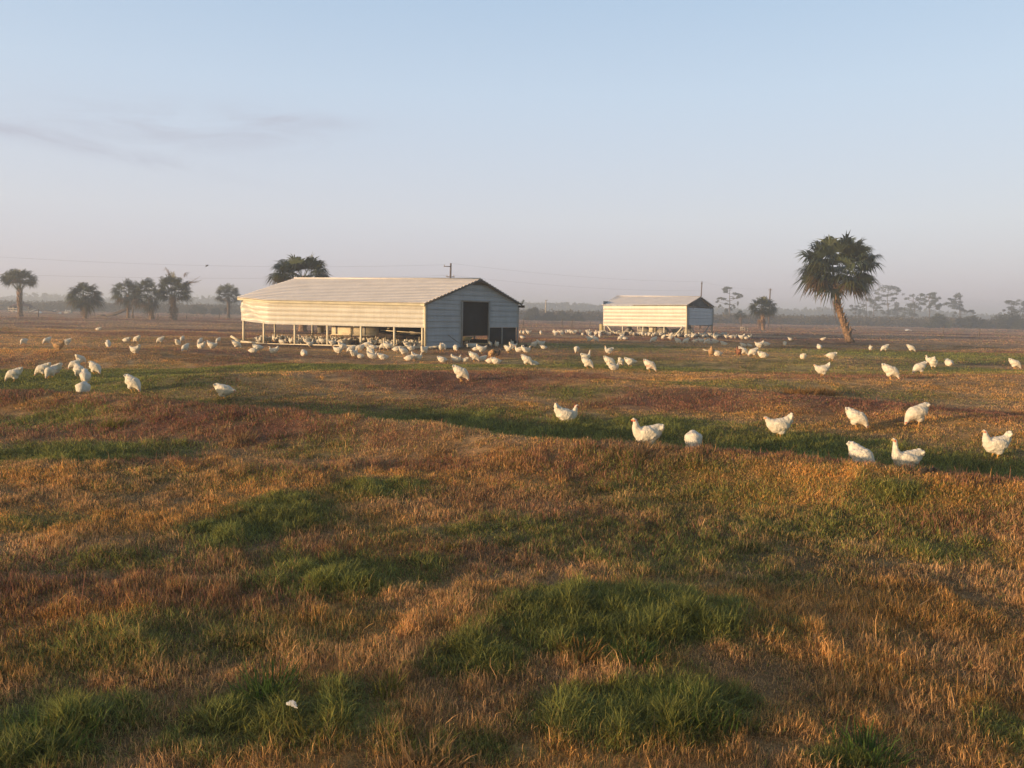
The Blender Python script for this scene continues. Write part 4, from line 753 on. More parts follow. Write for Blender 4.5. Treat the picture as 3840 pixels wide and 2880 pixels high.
for f, d in ((.395, 1.3), (.79, .6)):   # hanging buckets under the eave
    r = empty('hanging_drinker', tuple(S1['o'] + inside(S1, f, d, .0))); tag(r, ['hanging grey-green tub behind the front wall of the long shed', 'small pale hanging cup near the right end of the long shed'][f > .5], 'drinker')
    k = 1.0 if f < .5 else .3
    MB().lathe((0, 0, .98 - .42 * k), [(0, 0), (.17 * k, .0), (.2 * k, .4 * k), (.21 * k, .42 * k), (.18 * k, .42 * k), (0, .3 * k)], 16).build('bucket', m_feeder if f < .5 else m_trim, r, True); MB().tube([(0, 0, .95), (0, 0, 1.9)], .008, 5).build('hanger', m_wire, r)
g = S1['gpt']; o1 = S1['o']
# propped pole, trough and pan by the doorway
p = o1 + g(.205, .62, .12); q = o1 + g(.27, .22, .45); 
tag(MB().tube([p, q, q + (q - p) * .35], .025, 6).build('propped_pole', m_metal), 'thin grey pole leaning on the shaded end wall', 'pole')
c = o1 + g(.50, 0, -.6); tr = MB(); a = S1['gu']
for (w0, w1, z0, z1) in ((.42, .58, .30, .50),): tr.add([c + a * x * w + S1['gn'] * y * .14 * (w / w1) + np.array([0, 0, z]) for z, w in ((z0, w0 * .6), (z1, w1 * .8)) for x, y in ((-1, -1), (1, -1), (1, 1), (-1, 1))], [(0, 3, 2, 1), (0, 1, 5, 4), (1, 2, 6, 5), (2, 3, 7, 6), (3, 0, 4, 7), (4, 5, 6, 7)])
tg = tr.build('feed_trough', m_yel); tag(tg, 'pale yellow trough just inside the dark doorway', 'trough')
tl = MB(); 
for x in (-.2, .2): tl.beam(c + a * x, c + a * x + np.array([0, 0, .31]), .04, .04)
tl.build('leg', m_darkwood, tg)
c = o1 + g(.44, 0, .15); tag(MB().lathe(tuple(c + np.array([0, 0, 0])), [(0, .0), (.26, 0), (.28, .14), (.24, .19), (.22, .12), (0, .1)], 16).build('white_pan', m_white), 'low white pan on the ground in the shed doorway', 'pan')
# small shed
oz2 = at_depth(2574, 1262, 70)[2]; h2 = zz(1227, 2574, 70) - oz2; gt = zz(1156, 2630, 74) - oz2; gb = zz(1219, 2640, 75) - oz2; top2 = zz(1113, 2624, 74) - oz2; tri = zz(1150, 2624, 74) - oz2
n5 = [gb + (gt - gb) * k / 5 for k in range(6)]
S2 = shed('small_poultry_shed', 'smaller cream metal poultry shed on open legs, farther away on the right', [(2262, 1249, 1222, 1145, 74.5), (2574, 1262, 1227, 1145, 70)], (2673, 1254, 1150, 78),
          [(2316, 1112), (2624, 1114)], 6, 12, dict(left_z=tri + .35, bands=[0] + n5, open=[(0, 1, 0, gb)], frames=[], studs=[(.02, 0, gt + .3), (.975, 0, gt + .3), (.22, 0, gb), (.2, gt - .1, tri + .1), (.86, gt - .1, tri + .1)]),
          [(.01, 0), (.24, 0), (.49, 0), (.74, 0), (.985, 0)], [.02, .33, .66, .98], 7, fascia=0)
b2, w2, u2 = S2['base'], S2['wn'], S2['wu']; L2 = S2['wl']
part(S2, 'brace', m_post, MB().beam(poly(S2['pan'], .05) + w2 * .02 + [0, 0, .05], poly(b2, .125) + w2 * .03, .08, .08)); part(S2, 'brace', m_post, MB().beam(poly(S2['pan'], .96) + w2 * .02 + [0, 0, .05], poly(b2, .87) + w2 * .03, .09, .09))
for f0, f1 in ((.11, .26), (.75, .88)): part(S2, 'base_rail', m_plank, MB().beam(poly(b2, f0) + [0, 0, .05], poly(b2, f1) + [0, 0, .05], .1, .09))
g2 = S2['gpt']; part(S2, 'end_brace', m_frame, MB().beam(g2(.86, gb + .05), g2(.62, .05), .08, .08)); part(S2, 'end_brace', m_frame, MB().beam(g2(.10, gb + .05), g2(.30, .05), .08, .08))
vp = MB(); e0 = g2(.02, tri, -.25); e1 = g2(.98, tri, -.25); e2 = g2(.5, top2 - .06, -.25); q_ = S2['gn'] * .03; vp.add([e0, e1, e2, e0 - q_, e1 - q_, e2 - q_], [(0, 3, 4, 1), (1, 4, 5, 2), (2, 5, 3, 0)], [(0, 1, 2), (5, 4, 3)]); part(S2, 'gable_shade_panel', m_void_shade, vp)  # dark triangle stands in for the shaded hollow under the gable
for k, (f, d, s) in enumerate([(.19, 2.2, .9), (.41, 1.6, 1.2), (.64, 1.6, 1.2), (.885, 2.4, 1.15)]):
    p = S2['o'] + inside(S2, f, d, 0); r = empty('bell_feeder', (p[0], p[1], p[2])); tag(r, ['leftmost bell-shaped grey feeder under the small shed', 'second bell-shaped feeder from the left under the small shed, by the middle post', 'big bell-shaped feeder right of the pale box under the small shed', 'rightmost bell-shaped feeder, behind the right brace of the small shed'][k], 'feeder', 'bell feeders under the small shed')
    MB().lathe((0, 0, 0), [(.0, .22 * s), (.50 * s, .22 * s), (.52 * s, .30 * s), (.40 * s, .42 * s), (.26 * s, .56 * s), (.22 * s, .70 * s)], 20).build('skirt', m_feeder, r, True)
    MB().lathe((0, 0, 0), [(.215 * s, .68 * s), (.23 * s, .72 * s), (.23 * s, 1.2 * s), (0, 1.22 * s)], 20).build('hopper', m_feeder, r, True); MB().tube([(0, 0, 1.2 * s), (0, 0, 2.4)], .012, 5).build('hanger', m_wire, r)
p = S2['o'] + inside(S2, .54, 1.2, 0); bx = empty('feed_box', tuple(p)); tag(bx, 'pale slatted box on legs behind the middle of the small shed', 'box')
MB().beam(-u2 * .3 + [0, 0, .62], u2 * .32 + [0, 0, .62], .4, .72).build('box_body', m_plank, bx)
for z in (.42, .66, .86): MB().beam(-u2 * .3 + w2 * .21 + [0, 0, z], u2 * .32 + w2 * .21 + [0, 0, z], .02, .04).build('slat', m_trim, bx)
for x in (-.25, .27): MB().beam(u2 * x, u2 * x + [0, 0, .27], .05, .05).build('leg', m_plank, bx)
p = S2['o'] + poly(b2, -.05) - w2 * .4; tag(MB().lathe((p[0], p[1], p[2] + .05), [(0, 0), (.2, 0), (.215, .05), (.2, .1), (.21, .38), (.2, .4), (.21, .68), (.2, .74), (0, .74)], 18).build('drum', m_yel, None, True), 'pale yellow drum standing at the left end of the small shed', 'drum')
p = S2['o'] + g2(.55, 0, -2.2); tag(MB().beam(p - u2 * .0 - S2['gu'] * 1.8 + [0, 0, .3], p + S2['gu'] * 1.4 + [0, 0, .3], .05, .55).build('inner_board', m_plank), 'sunlit pale board low inside the small shed end', 'board')
# ------------------------------------------------------------------ hens
m_hen = mat('hen_plumage', (1, 1, 1), .85, .06, 14.0, .5, 45.0, attr='col', spec=.15)
m_comb = mat('comb_red', (.55, .035, .03), .5, .15, 30.0)
FEA = np.array([.70, .645, .55]); LEG = np.array([.62, .34, .10]); FACE = np.array([.60, .20, .14]); BEAK = np.array([.60, .40, .20])
HX = .84
def loft(st, k=14):
    """closed surface through (x,z,halfwidth,halfheight) stations in the side plane"""
    n = len(st); V = []
    for i, (x, z, a, b) in enumerate(st):
        x0, z0 = st[max(i - 1, 0)][:2]; x1, z1 = st[min(i + 1, n - 1)][:2]; tx, tz = x1 - x0, z1 - z0; L = math.hypot(tx, tz); tx /= L; tz /= L
        for j in range(k): t = 2 * math.pi * j / k; c, s = math.cos(t), math.sin(t); V.append((x - tz * s * b, a * c, z + tx * s * b))
    V += [(st[0][0], 0, st[0][1]), (st[-1][0], 0, st[-1][1])]
    Q = [(i * k + j, i * k + (j + 1) % k, (i + 1) * k + (j + 1) % k, (i + 1) * k + j) for i in range(n - 1) for j in range(k)]
    T = [(n * k, (j + 1) % k, j) for j in range(k)] + [(n * k + 1, (n - 1) * k + j, (n - 1) * k + (j + 1) % k) for j in range(k)]
    return V, Q, T
def ellips(c, r, rot=0.0, k=12):
    V = []; Q = []; n = 8
    for i in range(n + 1):
        p = math.pi * i / n
        for j in range(k):
            t = 2 * math.pi * j / k; x, y, z = r[0] * math.cos(p), r[1] * math.sin(p) * math.cos(t), r[2] * math.sin(p) * math.sin(t)
            V.append((c[0] + x * math.cos(rot) - z * math.sin(rot), c[1] + y, c[2] + x * math.sin(rot) + z * math.cos(rot)))
    for i in range(n):
        for j in range(k): Q.append((i * k + j, (i + 1) * k + j, (i + 1) * k + (j + 1) % k, i * k + (j + 1) % k))
    return V, Q
BODY = [(-.235, .300, .016, .022), (-.212, .288, .036, .050), (-.172, .262, .060, .072), (-.122, .228, .084, .092), (-.06, .200, .104, .108), (.01, .186, .112, .113), (.075, .192, .102, .106)]
def shift(st, dz=0, rot=0.0, piv=(0, .21)):
    o = []
    for x, z, a, b in st: X, Z = x - piv[0], z - piv[1]; o.append((piv[0] + X * math.cos(rot) - Z * math.sin(rot), piv[1] + X * math.sin(rot) + Z * math.cos(rot) + dz, a, b))
    return o
BODYT = [(-.226, .385, .014, .022), (-.212, .350, .028, .044), (-.186, .300, .050, .066), (-.140, .245, .078, .088)] + BODY[4:]
BODYL = [(-.215, .235, .022, .026), (-.200, .232, .045, .055), (-.168, .225, .068, .080), (-.120, .212, .090, .097)] + BODY[4:]
POSE = {
 'up':   (BODY + [(.125, .230, .072, .077), (.152, .282, .048, .052), (.160, .328, .035, .038), (.170, .360, .029, .030), (.194, .372, .024, .025), (.212, .368, .012, .012), (.230, .362, .003, .003)], True, (.19, .37)),
 'peckf': (shift(BODYL, .0, -.03, (0, .186)) + [(.118, .155, .078, .084), (.150, .112, .048, .052), (.170, .080, .035, .037), (.184, .055, .028, .029), (.194, .036, .020, .022), (.200, .022, .010, .010), (.205, .010, .003, .003)], True, (.19, .05)),
 'tall': (BODY + [(.125, .240, .070, .076), (.150, .298, .044, .046), (.158, .370, .031, .033), (.166, .418, .029, .030), (.190, .433, .024, .025), (.210, .428, .012, .012), (.228, .421, .003, .003)], True, (.185, .433)),
 'mid':  (BODYT + [(.130, .218, .078, .084), (.172, .248, .052, .057), (.202, .280, .036, .040), (.222, .300, .029, .030), (.246, .301, .023, .024), (.262, .294, .011, .011), (.278, .286, .003, .003)], True, (.24, .30)),
 'fwd':  (BODY + [(.130, .190, .076, .082), (.180, .188, .050, .054), (.220, .190, .035, .036), (.248, .190, .028, .028), (.272, .183, .022, .022), (.287, .174, .011, .011), (.300, .165, .003, .003)], True, (.268, .186)),
 'peck': (shift(BODY, .004, -.14, (0, .186)) + [(.122, .150, .078, .084), (.160, .112, .050, .055), (.184, .080, .036, .038), (.198, .055, .028, .029), (.207, .033, .020, .022), (.212, .020, .010, .010), (.217, .008, .003, .003)], True, (.205, .05)),
 'sit':  (shift(BODYT, -.098) + [(.122, .125, .070, .075), (.148, .170, .046, .050), (.158, .210, .034, .035), (.170, .238, .029, .030), (.194, .248, .024, .025), (.212, .243, .012, .012), (.230, .237, .003, .003)], False, (.188, .248)),
 'lie':  (shift(BODY, -.105, -.04, (0, .186)) + [(.125, .085, .072, .070), (.168, .085, .045, .044), (.200, .090, .030, .030), (.225, .086, .022, .022), (.240, .078, .010, .010), (.25, .072, .003, .003)], False, (.215, .09)),
}
POSE['upt'] = (BODYT + POSE['up'][0][7:], True, POSE['up'][2])
def hen_mesh(pose, seed):
    st, legs, hd = POSE[pose]; R = np.random.default_rng(seed); mb = MB(); V, Q, T = loft(st); mb.add(V, Q, T)
    dz = -.025 if legs else -.12; rot = -.16 if pose == 'peck' else 0.04
    for s in (-1, 1):
        V, Q = ellips((-.03, s * .078, .235 + dz), (.125, .036, .066), rot + .12); mb.add(V, Q)         # folded wing
        V, Q = ellips((-.04, s * .045, .125 if legs else .06), (.07, .045, .065 if legs else .045), .5); mb.add(V, Q)    # thigh fluff
    for k in range(7):   # tail feathers
        a = (k - 3) / 3; bx, bz = st[2][0], st[2][1]; d = np.array([st[0][0] - st[2][0], 0, st[0][1] - st[2][1]]); d /= np.linalg.norm(d); e = np.array([bx, a * .02, bz]); tip = e + d * (.088 - .02 * abs(a)) + np.array([0, a * .045, .012 * (1 - abs(a)) - .04 * (k % 2)])
        mb.tube([e, (e + tip) / 2, tip], [.024, .026, .015], 6)
    if legs:
        for s, fx in ((-1, .012 if pose != 'fwd' else .05), (1, -.012 if pose != 'fwd' else -.04)):
            hip = (-.01, s * .042, .13); kn = (fx - .022, s * .045, .078); ft = (fx + .0, s * .047, .012); mb.tube([hip, kn, ft], [.036, .015, .0105], 8)
            for dx, dy in ((.055, 0), (.045, .028), (.045, -.028), (-.028, 0)): mb.tube([ft, (ft[0] + dx, ft[1] + dy, .007)], [.010, .006], 6)
    ob = mb.build('tmp', None); md = ob.modifiers.new('r', 'REMESH'); md.mode = 'VOXEL'; md.voxel_size = .0085; s2 = ob.modifiers.new('s', 'SMOOTH'); s2.iterations = 2; s2.factor = .4
    dg = bpy.context.evaluated_depsgraph_get(); me = bpy.data.meshes.new_from_object(ob.evaluated_get(dg)); bpy.data.objects.remove(ob)
    n = len(me.vertices); co = np.empty(n * 3, np.float32); me.vertices.foreach_get('co', co); co = co.reshape(-1, 3); nr = np.empty(n * 3, np.float32); me.vertices.foreach_get('normal', nr); nr = nr.reshape(-1, 3)
    body = co[:, 2] > .10
    f = fbm(co[:, 0] * 26 + co[:, 1] * 9, co[:, 2] * 34 + seed, 3) - .5; co2 = co + nr * (f * .020 * (np.hypot(co[:, 0] - hd[0], co[:, 2] - hd[1]) > .06) * (co[:, 2] > .09 if legs else 1))[:, None]
    me.vertices.foreach_set('co', co2.ravel()); me.name = 'hen_body'; me.polygons.foreach_set('use_smooth', np.ones(len(me.polygons), bool))
    c = np.tile(FEA, (n, 1)) * (0.93 + .14 * fbm(co[:, 0] * 14, co[:, 2] * 14 + co[:, 1] * 8, 3))[:, None]
    if legs: lg = (co[:, 2] < .072) & (co[:, 0] < .12); c[lg] = LEG
    hx, hz = st[-4][0], st[-4][1]; fd = np.hypot(co[:, 0] - hx - (.010), co[:, 2] - hz); hh = (fd < .015) & (abs(co[:, 1]) > .008); c[hh] = FACE
    bx, bz = st[-2][0], st[-2][1]; bd = np.hypot(co[:, 0] - bx, co[:, 2] - bz); c[bd < .020] = BEAK; c[np.hypot(co[:, 0] - hx - .004, co[:, 2] - hz - .004) < .0045] = (.02, .02, .02)
    co2[:, 0] *= HX; me.vertices.foreach_set('co', co2.ravel()); me.update(); return me, c, st
def tint(me, c, k, seed):
    m = me.copy(); cc = c.copy(); R = np.random.default_rng(seed); co = np.empty(len(me.vertices) * 3, np.float32); me.vertices.foreach_get('co', co); co = co.reshape(-1, 3)
    if k == 'brown': w = np.all(np.abs(c / FEA - 1) < .3, axis=1); cc[w] = np.array([.26, .12, .07]) * (.6 + .8 * fbm(co[w][:, 0] * 30, co[w][:, 2] * 30, 3))[:, None]
    if k == 'gold': w = np.all(np.abs(c / FEA - 1) < .3, axis=1); cc[w] = np.array([.46, .29, .15]) * (.7 + .6 * fbm(co[w][:, 0] * 30, co[w][:, 2] * 30, 3))[:, None]
    if k == 'dark': w = np.all(np.abs(c / FEA - 1) < .3, axis=1); cc[w] = np.array([.10, .07, .05])
    if k == 'dirty': s = np.clip((fbm(co[:, 0] * 11 + seed, co[:, 2] * 15, 3) - .47) * 5 + (.11 - co[:, 2]) * 4, 0, 1)[:, None]; cc = cc * (1 - s * .4) + np.array([.46, .33, .21]) * s * .4
    if k == 'bald': s = (np.clip((fbm(co[:, 0] * 9 + 3, co[:, 2] * 12, 2) - .5) * 6, 0, 1) * (np.abs(co[:, 1]) > .05))[:, None]; cc = cc * (1 - s * .6) + np.array([.60, .28, .20]) * s * .6
    set_col(m, cc); m.materials.append(m_hen); return m
HM = {}
def comb_mesh(st, big):
    hx, hz = st[-4][0], st[-4][1]; px, pz = st[-5][0], st[-5][1]; d = np.array([hx - px, 0, hz - pz]); d /= np.linalg.norm(d); up = np.array([-d[2], 0, d[0]]); h = np.array([hx, 0, hz]) - d * .004; mb = MB(); s = 1.1 if big else .5
    for k, a in enumerate((-.016, -.004, .008, .020)):
        p = h + d * a + up * .018; mb.tube([p - up * .006, p + up * (.014 + .010 * (k in (1, 2))) * s - d * .004], [.0075 * s, .003 * s], 6)
    me1 = mb; w = MB()
    for sd in (-1, 1): p = h + d * .012 - up * .018 + np.array([0, sd * .008, 0]); w.tube([p, p - up * .018 * s, p - up * .030 * s], [.006, .009 * s, .003], 6)
    return me1, w
CM = {}
for i, p in enumerate(POSE):
    HM[p] = hen_mesh(p, i); cb, wt = comb_mesh(HM[p][2], True); cb2, wt2 = comb_mesh(HM[p][2], False)
    for nm, b in (('comb', cb), ('wattle', wt), ('comb_s', cb2), ('wattle_s', wt2)):
        b.v = [a * np.array([HX, 1, 1]) for a in b.v]; o = b.build(nm.split('_')[0], m_comb); CM[p, nm] = o.data; bpy.data.objects.remove(o)
TM = {}
def hen(x, y, z, pose, yaw, s, colr, label, group, comb=True):
    k = (pose, colr)
    if k not in TM: TM[k] = tint(HM[pose][0], HM[pose][1], colr, len(TM))
    me = TM[k]; o = bpy.data.objects.new('hen', me); COL.objects.link(o); o.location = (x, y, z); o.rotation_euler = (0, 0, math.radians(yaw)); o.scale = (s, s, s); tag(o, label, 'hen', group)
    if comb:
        for nm in ('comb', 'wattle'):
            c = bpy.data.objects.new(nm, CM[pose, nm + ('' if comb == 2 else '_s')]); COL.objects.link(c); c.parent = o
    return o
G_F = 'hens foraging on the near pasture'; G_L = 'hens strung out on the left pasture'; G_S = 'hens on the ground around the long shed'; G_M = 'hens on the pasture between and beyond the sheds'
HENS = [
 # near right
 (2917, 1644, 'mid', 178, 1.05, 'white', 'white hen with raised tail facing left, right of the front-facing hen', G_F),
 (3212, 1607, 'peck', 325, 1.0, 'dirty', 'cream hen pecking right on the brown slope, back to the left-facing tail-up hen', G_F),
 (3433, 1597, 'peck', 192, 1.12, 'dirty', 'cream hen pecking to the left with ragged tail up, upper right on the reddish slope', G_F),
 (3728, 1720, 'upt', 178, 1.02, 'white', 'white hen standing head up facing left, nearest the right edge', G_F),
 (3226, 1819, 'peck', 300, .95, 'white', 'white hen with its head down and only its back showing above the berm', G_F),
 (3390, 1828, 'tall', 180, .99, 'white', 'white hen with long upright neck facing left, rightmost behind the berm', G_F),
 (2126, 1580, 'sit', 6, 1.12, 'white', 'white hen with red comb sitting and facing right in the swale', G_F),
 (2422, 1678, 'up', 182, 1.12, 'white', 'white hen with bright red comb and fluffy tail standing upright facing left', G_F),
 (2599, 1693, 'peckf', 262, 1.0, 'white', 'white hen pecking straight towards the viewer, right of the red-combed hen', G_F),
 (1729, 1430, 'peck', 342, 1.2, 'dirty', 'large cream hen pecking right on the dark red ridge below the shed end', G_F),
 (842, 1500, 'fwd', 350, 1.08, 'white', 'white hen stepping right with neck stretched low, alone in front of the long swale', G_F),
 # left cluster
 (52, 1432, 'peck', 198, 1.05, 'white', 'white hen pecking left, nearest the left edge', G_L), (160, 1412, 'peck', 190, 1.05, 'white', 'left one of three overlapping white hens at the left', G_L),
 (188, 1420, 'peckf', 265, 1.0, 'dirty', 'middle one of three overlapping hens at the left, pecking towards the viewer', G_L), (207, 1410, 'peck', 170, 1.0, 'dirty', 'right one of three overlapping hens at the left, tail to the right', G_L),
 (304, 1366, 'peck', 60, 1.0, 'white', 'topmost white hen of the cluster of six at the left', G_L), (280, 1388, 'peck', 200, 1.0, 'white', 'second highest hen of the left cluster of six', G_L),
 (358, 1405, 'peck', 335, 1.05, 'white', 'hen pecking right at the right side of the left cluster', G_L), (299, 1420, 'peck', 320, 1.1, 'white', 'middle hen of the left cluster, tail to the left', G_L),
 (321, 1442, 'peck', 300, 1.05, 'dirty', 'hen in front of the middle one of the left cluster, head down', G_L), (311, 1488, 'peckf', 285, 1.1, 'white', 'lowest hen of the left cluster, standing against the berm', G_L),
 (500, 1471, 'peck', 335, 1.12, 'white', 'white hen pecking right, alone between the left cluster and the stepping hen', G_L),
 # left row
 (89, 1294, 'peckf', 250, 1, 'dirty', 'leftmost hen of the sunlit row in front of the palms', G_L), (176, 1292, 'peck', 235, 1.05, 'dirty', 'second hen from the left in the sunlit row', G_L), (219, 1317, 'mid', 182, 1.1, 'gold', 'tan hen standing in the sunlit row at the left', G_L),
 (249, 1300, 'peck', 200, 1.1, 'dirty', 'hen half behind the tan hen in the left row', G_L), (406, 1306, 'peck', 300, 1.05, 'white', 'white hen in the left row, right of the tan hen pair', G_L), (473, 1282, 'lie', 170, 1.15, 'white', 'crouching hen facing left, left one of a pair in the left row', G_L),
 (512, 1285, 'peck', 168, 1.1, 'white', 'pecking hen, right one of a pair in the left row', G_L), (601, 1288, 'peck', 200, 1.05, 'white', 'lone hen pecking left between two pairs in the left row', G_L), (668, 1299, 'peck', 80, 1, 'white', 'lower hen of a close pair left of the long shed', G_L),
 (683, 1282, 'peck', 270, .95, 'white', 'upper hen of a close pair left of the long shed', G_L), (694, 1320, 'peck', 250, 1, 'white', 'hen below the close pair, in the grass left of the long shed', G_L), (753, 1307, 'sit', 160, 1.15, 'white', 'hen resting with raised head below another, left of the long shed', G_L),
 (750, 1293, 'peck', 265, 1, 'white', 'hen behind the resting one left of the long shed', G_L), (797, 1313, 'mid', 5, 1.1, 'white', 'hen walking right between the resting hen and the shed post', G_L), (818, 1287, 'peck', 250, .9, 'white', 'far small hen left of the long shed corner', G_L),
 (888, 1308, 'peck', 10, 1.15, 'white', 'hen standing just off the left corner of the long shed', G_L), (506, 1332, 'mid', 168, 1.08, 'dirty', 'greyish hen standing in the shaded swale below the left row', G_L), (369, 1239, 'lie', 180, 1.2, 'white', 'farthest hen on the left pasture, lying alone', G_L),
 # front of long shed
 (949, 1323, 'lie', 180, 1.1, 'white', 'lying hen under a standing one, below the left shed corner', G_S), (967, 1321, 'fwd', 8, 1.1, 'white', 'hen stretching right above the lying one, below the left shed corner', G_S), (1025, 1324, 'sit', 180, 1.1, 'white', 'hen resting facing left in the grass before the kinked wall', G_S),
 (1140, 1335, 'lie', 290, 1.2, 'white', 'round white hen alone on the grass edge before the shed', G_S), (1163, 1303, 'tall', 20, 1.0, 'dirty', 'slim hen standing tall at the base rail, second bay of the long shed', G_S), (1268, 1331, 'mid', 170, 1.15, 'white', 'hen walking left before the third bay of the long shed', G_S),
 (1286, 1316, 'peck', 30, 1.15, 'white', 'big hen right behind the walking one before the third bay', G_S), (1248, 1300, 'up', 10, 1.1, 'dirty', 'yellowish hen standing at the rail beside the third post', G_S), (1316, 1325, 'peck', 200, 1.05, 'white', 'hen behind the upright one before the fourth bay', G_S),
 (1328, 1342, 'up', 60, 1.1, 'white', 'upright hen seen from behind before the fourth bay', G_S), (1352, 1343, 'lie', 0, 1.0, 'white', 'low crouched hen at the foot of the upright one', G_S), (1350, 1320, 'fwd', 200, 1.1, 'dirty', 'ragged hen at the rail above the crouched one', G_S),
 (1390, 1335, 'peck', 320, 1.15, 'white', 'round-backed hen pecking below the fifth post', G_S), (1397, 1345, 'sit', 5, 1.15, 'white', 'hen sitting facing right with raised head before the fifth bay', G_S), (1438, 1348, 'lie', 15, 1.2, 'white', 'hen lying in the grass right of the sitting one', G_S),
 (1486, 1317, 'lie', 180, 1.1, 'white', 'hen lying across the base rail near the sixth post', G_S), (1455, 1314, 'mid', 0, 1.15, 'white', 'white hen standing against the sixth post', G_S), (1438, 1312, 'peck', 190, 1.1, 'white', 'hen pecking just left of the sixth post', G_S), (1376, 1309, 'fwd', 185, 1.15, 'white', 'flapping hen at the rail in the fifth bay', G_S), (1400, 1311, 'lie', 0, 1.15, 'white', 'hen squatting on the rail in the fifth bay', G_S),
 (1514, 1335, 'peck', 20, 1.15, 'dirty', 'yellow-lit hen pecking away before the last bay', G_S), (1543, 1322, 'up', 15, 1.05, 'dirty', 'hen standing head up at the rail of the last bay', G_S), (1590, 1330, 'up', 235, 1.15, 'white', 'white hen standing at the corner of the long shed', G_S), (1533, 1352, 'lie', 180, 1.15, 'white', 'left one of two white hens resting together below the shed corner', G_S), (1565, 1350, 'sit', 5, 1.25, 'white', 'right one of two white hens resting together below the shed corner', G_S),
 (1655, 1318, 'up', 262, 1.1, 'dirty', 'hen standing head up before the shaded end wall', G_S), (1635, 1305, 'peck', 200, 1.0, 'white', 'shaded hen close to the end wall, behind the upright one', G_S), (1665, 1313, 'peck', 300, 1.0, 'white', 'hen half hidden right of the upright one at the end wall', G_S), (1709, 1319, 'peckf', 285, 1.1, 'white', 'hen pecking below the propped pole', G_S),
 (1660, 1358, 'lie', 0, 1.15, 'white', 'low mound of a hen in the grass below the end wall', G_S), (1712, 1357, 'sit', 5, 1.15, 'white', 'hen resting facing right in the grass below the propped pole', G_S), (1742, 1357, 'lie', 170, .9, 'white', 'small crouched hen right of the resting one', G_S),
 (1778, 1357, 'peck', 345, 1.25, 'white', 'bright tail-up hen pecking right below the doorway', G_S), (1808, 1353, 'lie', 200, 1.05, 'white', 'hen lying beside the bright tail-up one below the doorway', G_S), (1806, 1327, 'mid', 3, 1.2, 'white', 'white hen walking right with cocked tail before the doorway', G_S), (1784, 1315, 'lie', 180, 1.0, 'white', 'hen crouching left of the walking one before the doorway', G_S),
 (1842, 1342, 'peck', 120, 1.1, 'gold', 'golden brown hen pecking below the shed doorway', G_S), (1862, 1342, 'up', 350, 1.0, 'dark', 'dark hen standing beside the golden one', G_S), (1862, 1364, 'lie', 0, 1.2, 'white', 'flat crouched hen below the golden one, right of a pair', G_S), (1838, 1361, 'lie', 180, 1.1, 'white', 'flat crouched hen below the golden one, left of a pair', G_S),
 (1862, 1304, 'up', 250, 1.0, 'white', 'hen standing in the right opening of the end wall', G_S), (1838, 1300, 'peck', 60, .9, 'white', 'hen pecking beside the right door jamb', G_S), (1750, 1296, 'peck', 180, .9, 'dirty', 'dim hen just inside the dark doorway', G_S), (1906, 1323, 'up', 330, 1.1, 'dirty', 'yellowish hen left of the far right corner post', G_S), (1924, 1313, 'mid', 20, 1.1, 'white', 'hen right behind the yellowish one at the corner post', G_S), (1919, 1297, 'tall', 250, .85, 'white', 'hen standing upright inside by the corner post', G_S),
 (1946, 1320, 'sit', 175, 1.2, 'white', 'hen with raised tail resting left of a facing pair by the shed corner', G_S), (1974, 1321, 'sit', 5, 1.2, 'white', 'hen resting facing right of a facing pair by the shed corner', G_S), (1962, 1306, 'lie', 170, 1.1, 'dark', 'dark hen lying behind the facing pair', G_S),
 (2001, 1305, 'peck', 190, 1.1, 'white', 'hen pecking left beyond the facing pair', G_S), (2028, 1304, 'mid', 5, 1.2, 'white', 'hen facing right with upright neck beyond the facing pair', G_S), (2040, 1309, 'lie', 0, 1.0, 'white', 'low hen at the foot of the upright one beyond the shed corner', G_S),
 (1976, 1372, 'peck', 340, 1.2, 'white', 'white hen with tail cocked high at the end of the red grass', G_S), (2003, 1372, 'lie', 0, 1.0, 'white', 'low white hen touching the tail-up one at the end of the red grass', G_S),
 (1952, 1254, 'up', 260, 1.1, 'dirty', 'leftmost of three sunlit hens just past the shed corner', G_M), (1964, 1255, 'up', 280, 1.1, 'dirty', 'middle of three sunlit hens just past the shed corner', G_M), (1982, 1256, 'mid', 5, 1.25, 'dirty', 'rightmost of three sunlit hens just past the shed corner', G_M), (1960, 1270, 'lie', 0, 1.1, 'white', 'hen lying below the three sunlit ones', G_M),
 (2028, 1256, 'peck', 270, 1.1, 'dirty', 'lone small hen midway between the sheds, left one', G_M), (2077, 1253, 'up', 265, 1.2, 'white', 'white hen standing upright between the sheds, alone left of the flock', G_M),
 # middle
 (2162, 1325, 'peckf', 250, 1.15, 'dirty', 'round sunlit hen pecking towards the viewer, leftmost in the middle meadow', G_M), (2197, 1357, 'tall', 5, 1.15, 'white', 'shaded hen standing tall facing right in the middle meadow', G_M), (2282, 1332, 'up', 195, 1.15, 'white', 'bright yellow-lit hen standing facing left in the middle meadow', G_M),
 (2286, 1378, 'peck', 345, 1.2, 'white', 'hen with tail up pecking right, left of a group of four', G_M), (2302, 1388, 'sit', 15, 1.05, 'white', 'hen resting below the group of four', G_M), (2203, 1383, 'peck', 340, 1.15, 'white', 'hen pecking right at the edge of the dark red grass', G_M), (2329, 1373, 'peck', 60, 1.05, 'white', 'middle hen of a group of four seen from behind', G_M),
 (2363, 1376, 'fwd', 355, 1.2, 'white', 'hen bending right, rightmost of the group of four', G_M), (2437, 1394, 'peck', 335, 1.2, 'bald', 'hen with bare pinkish patches pecking right, right of the group of four', G_M),
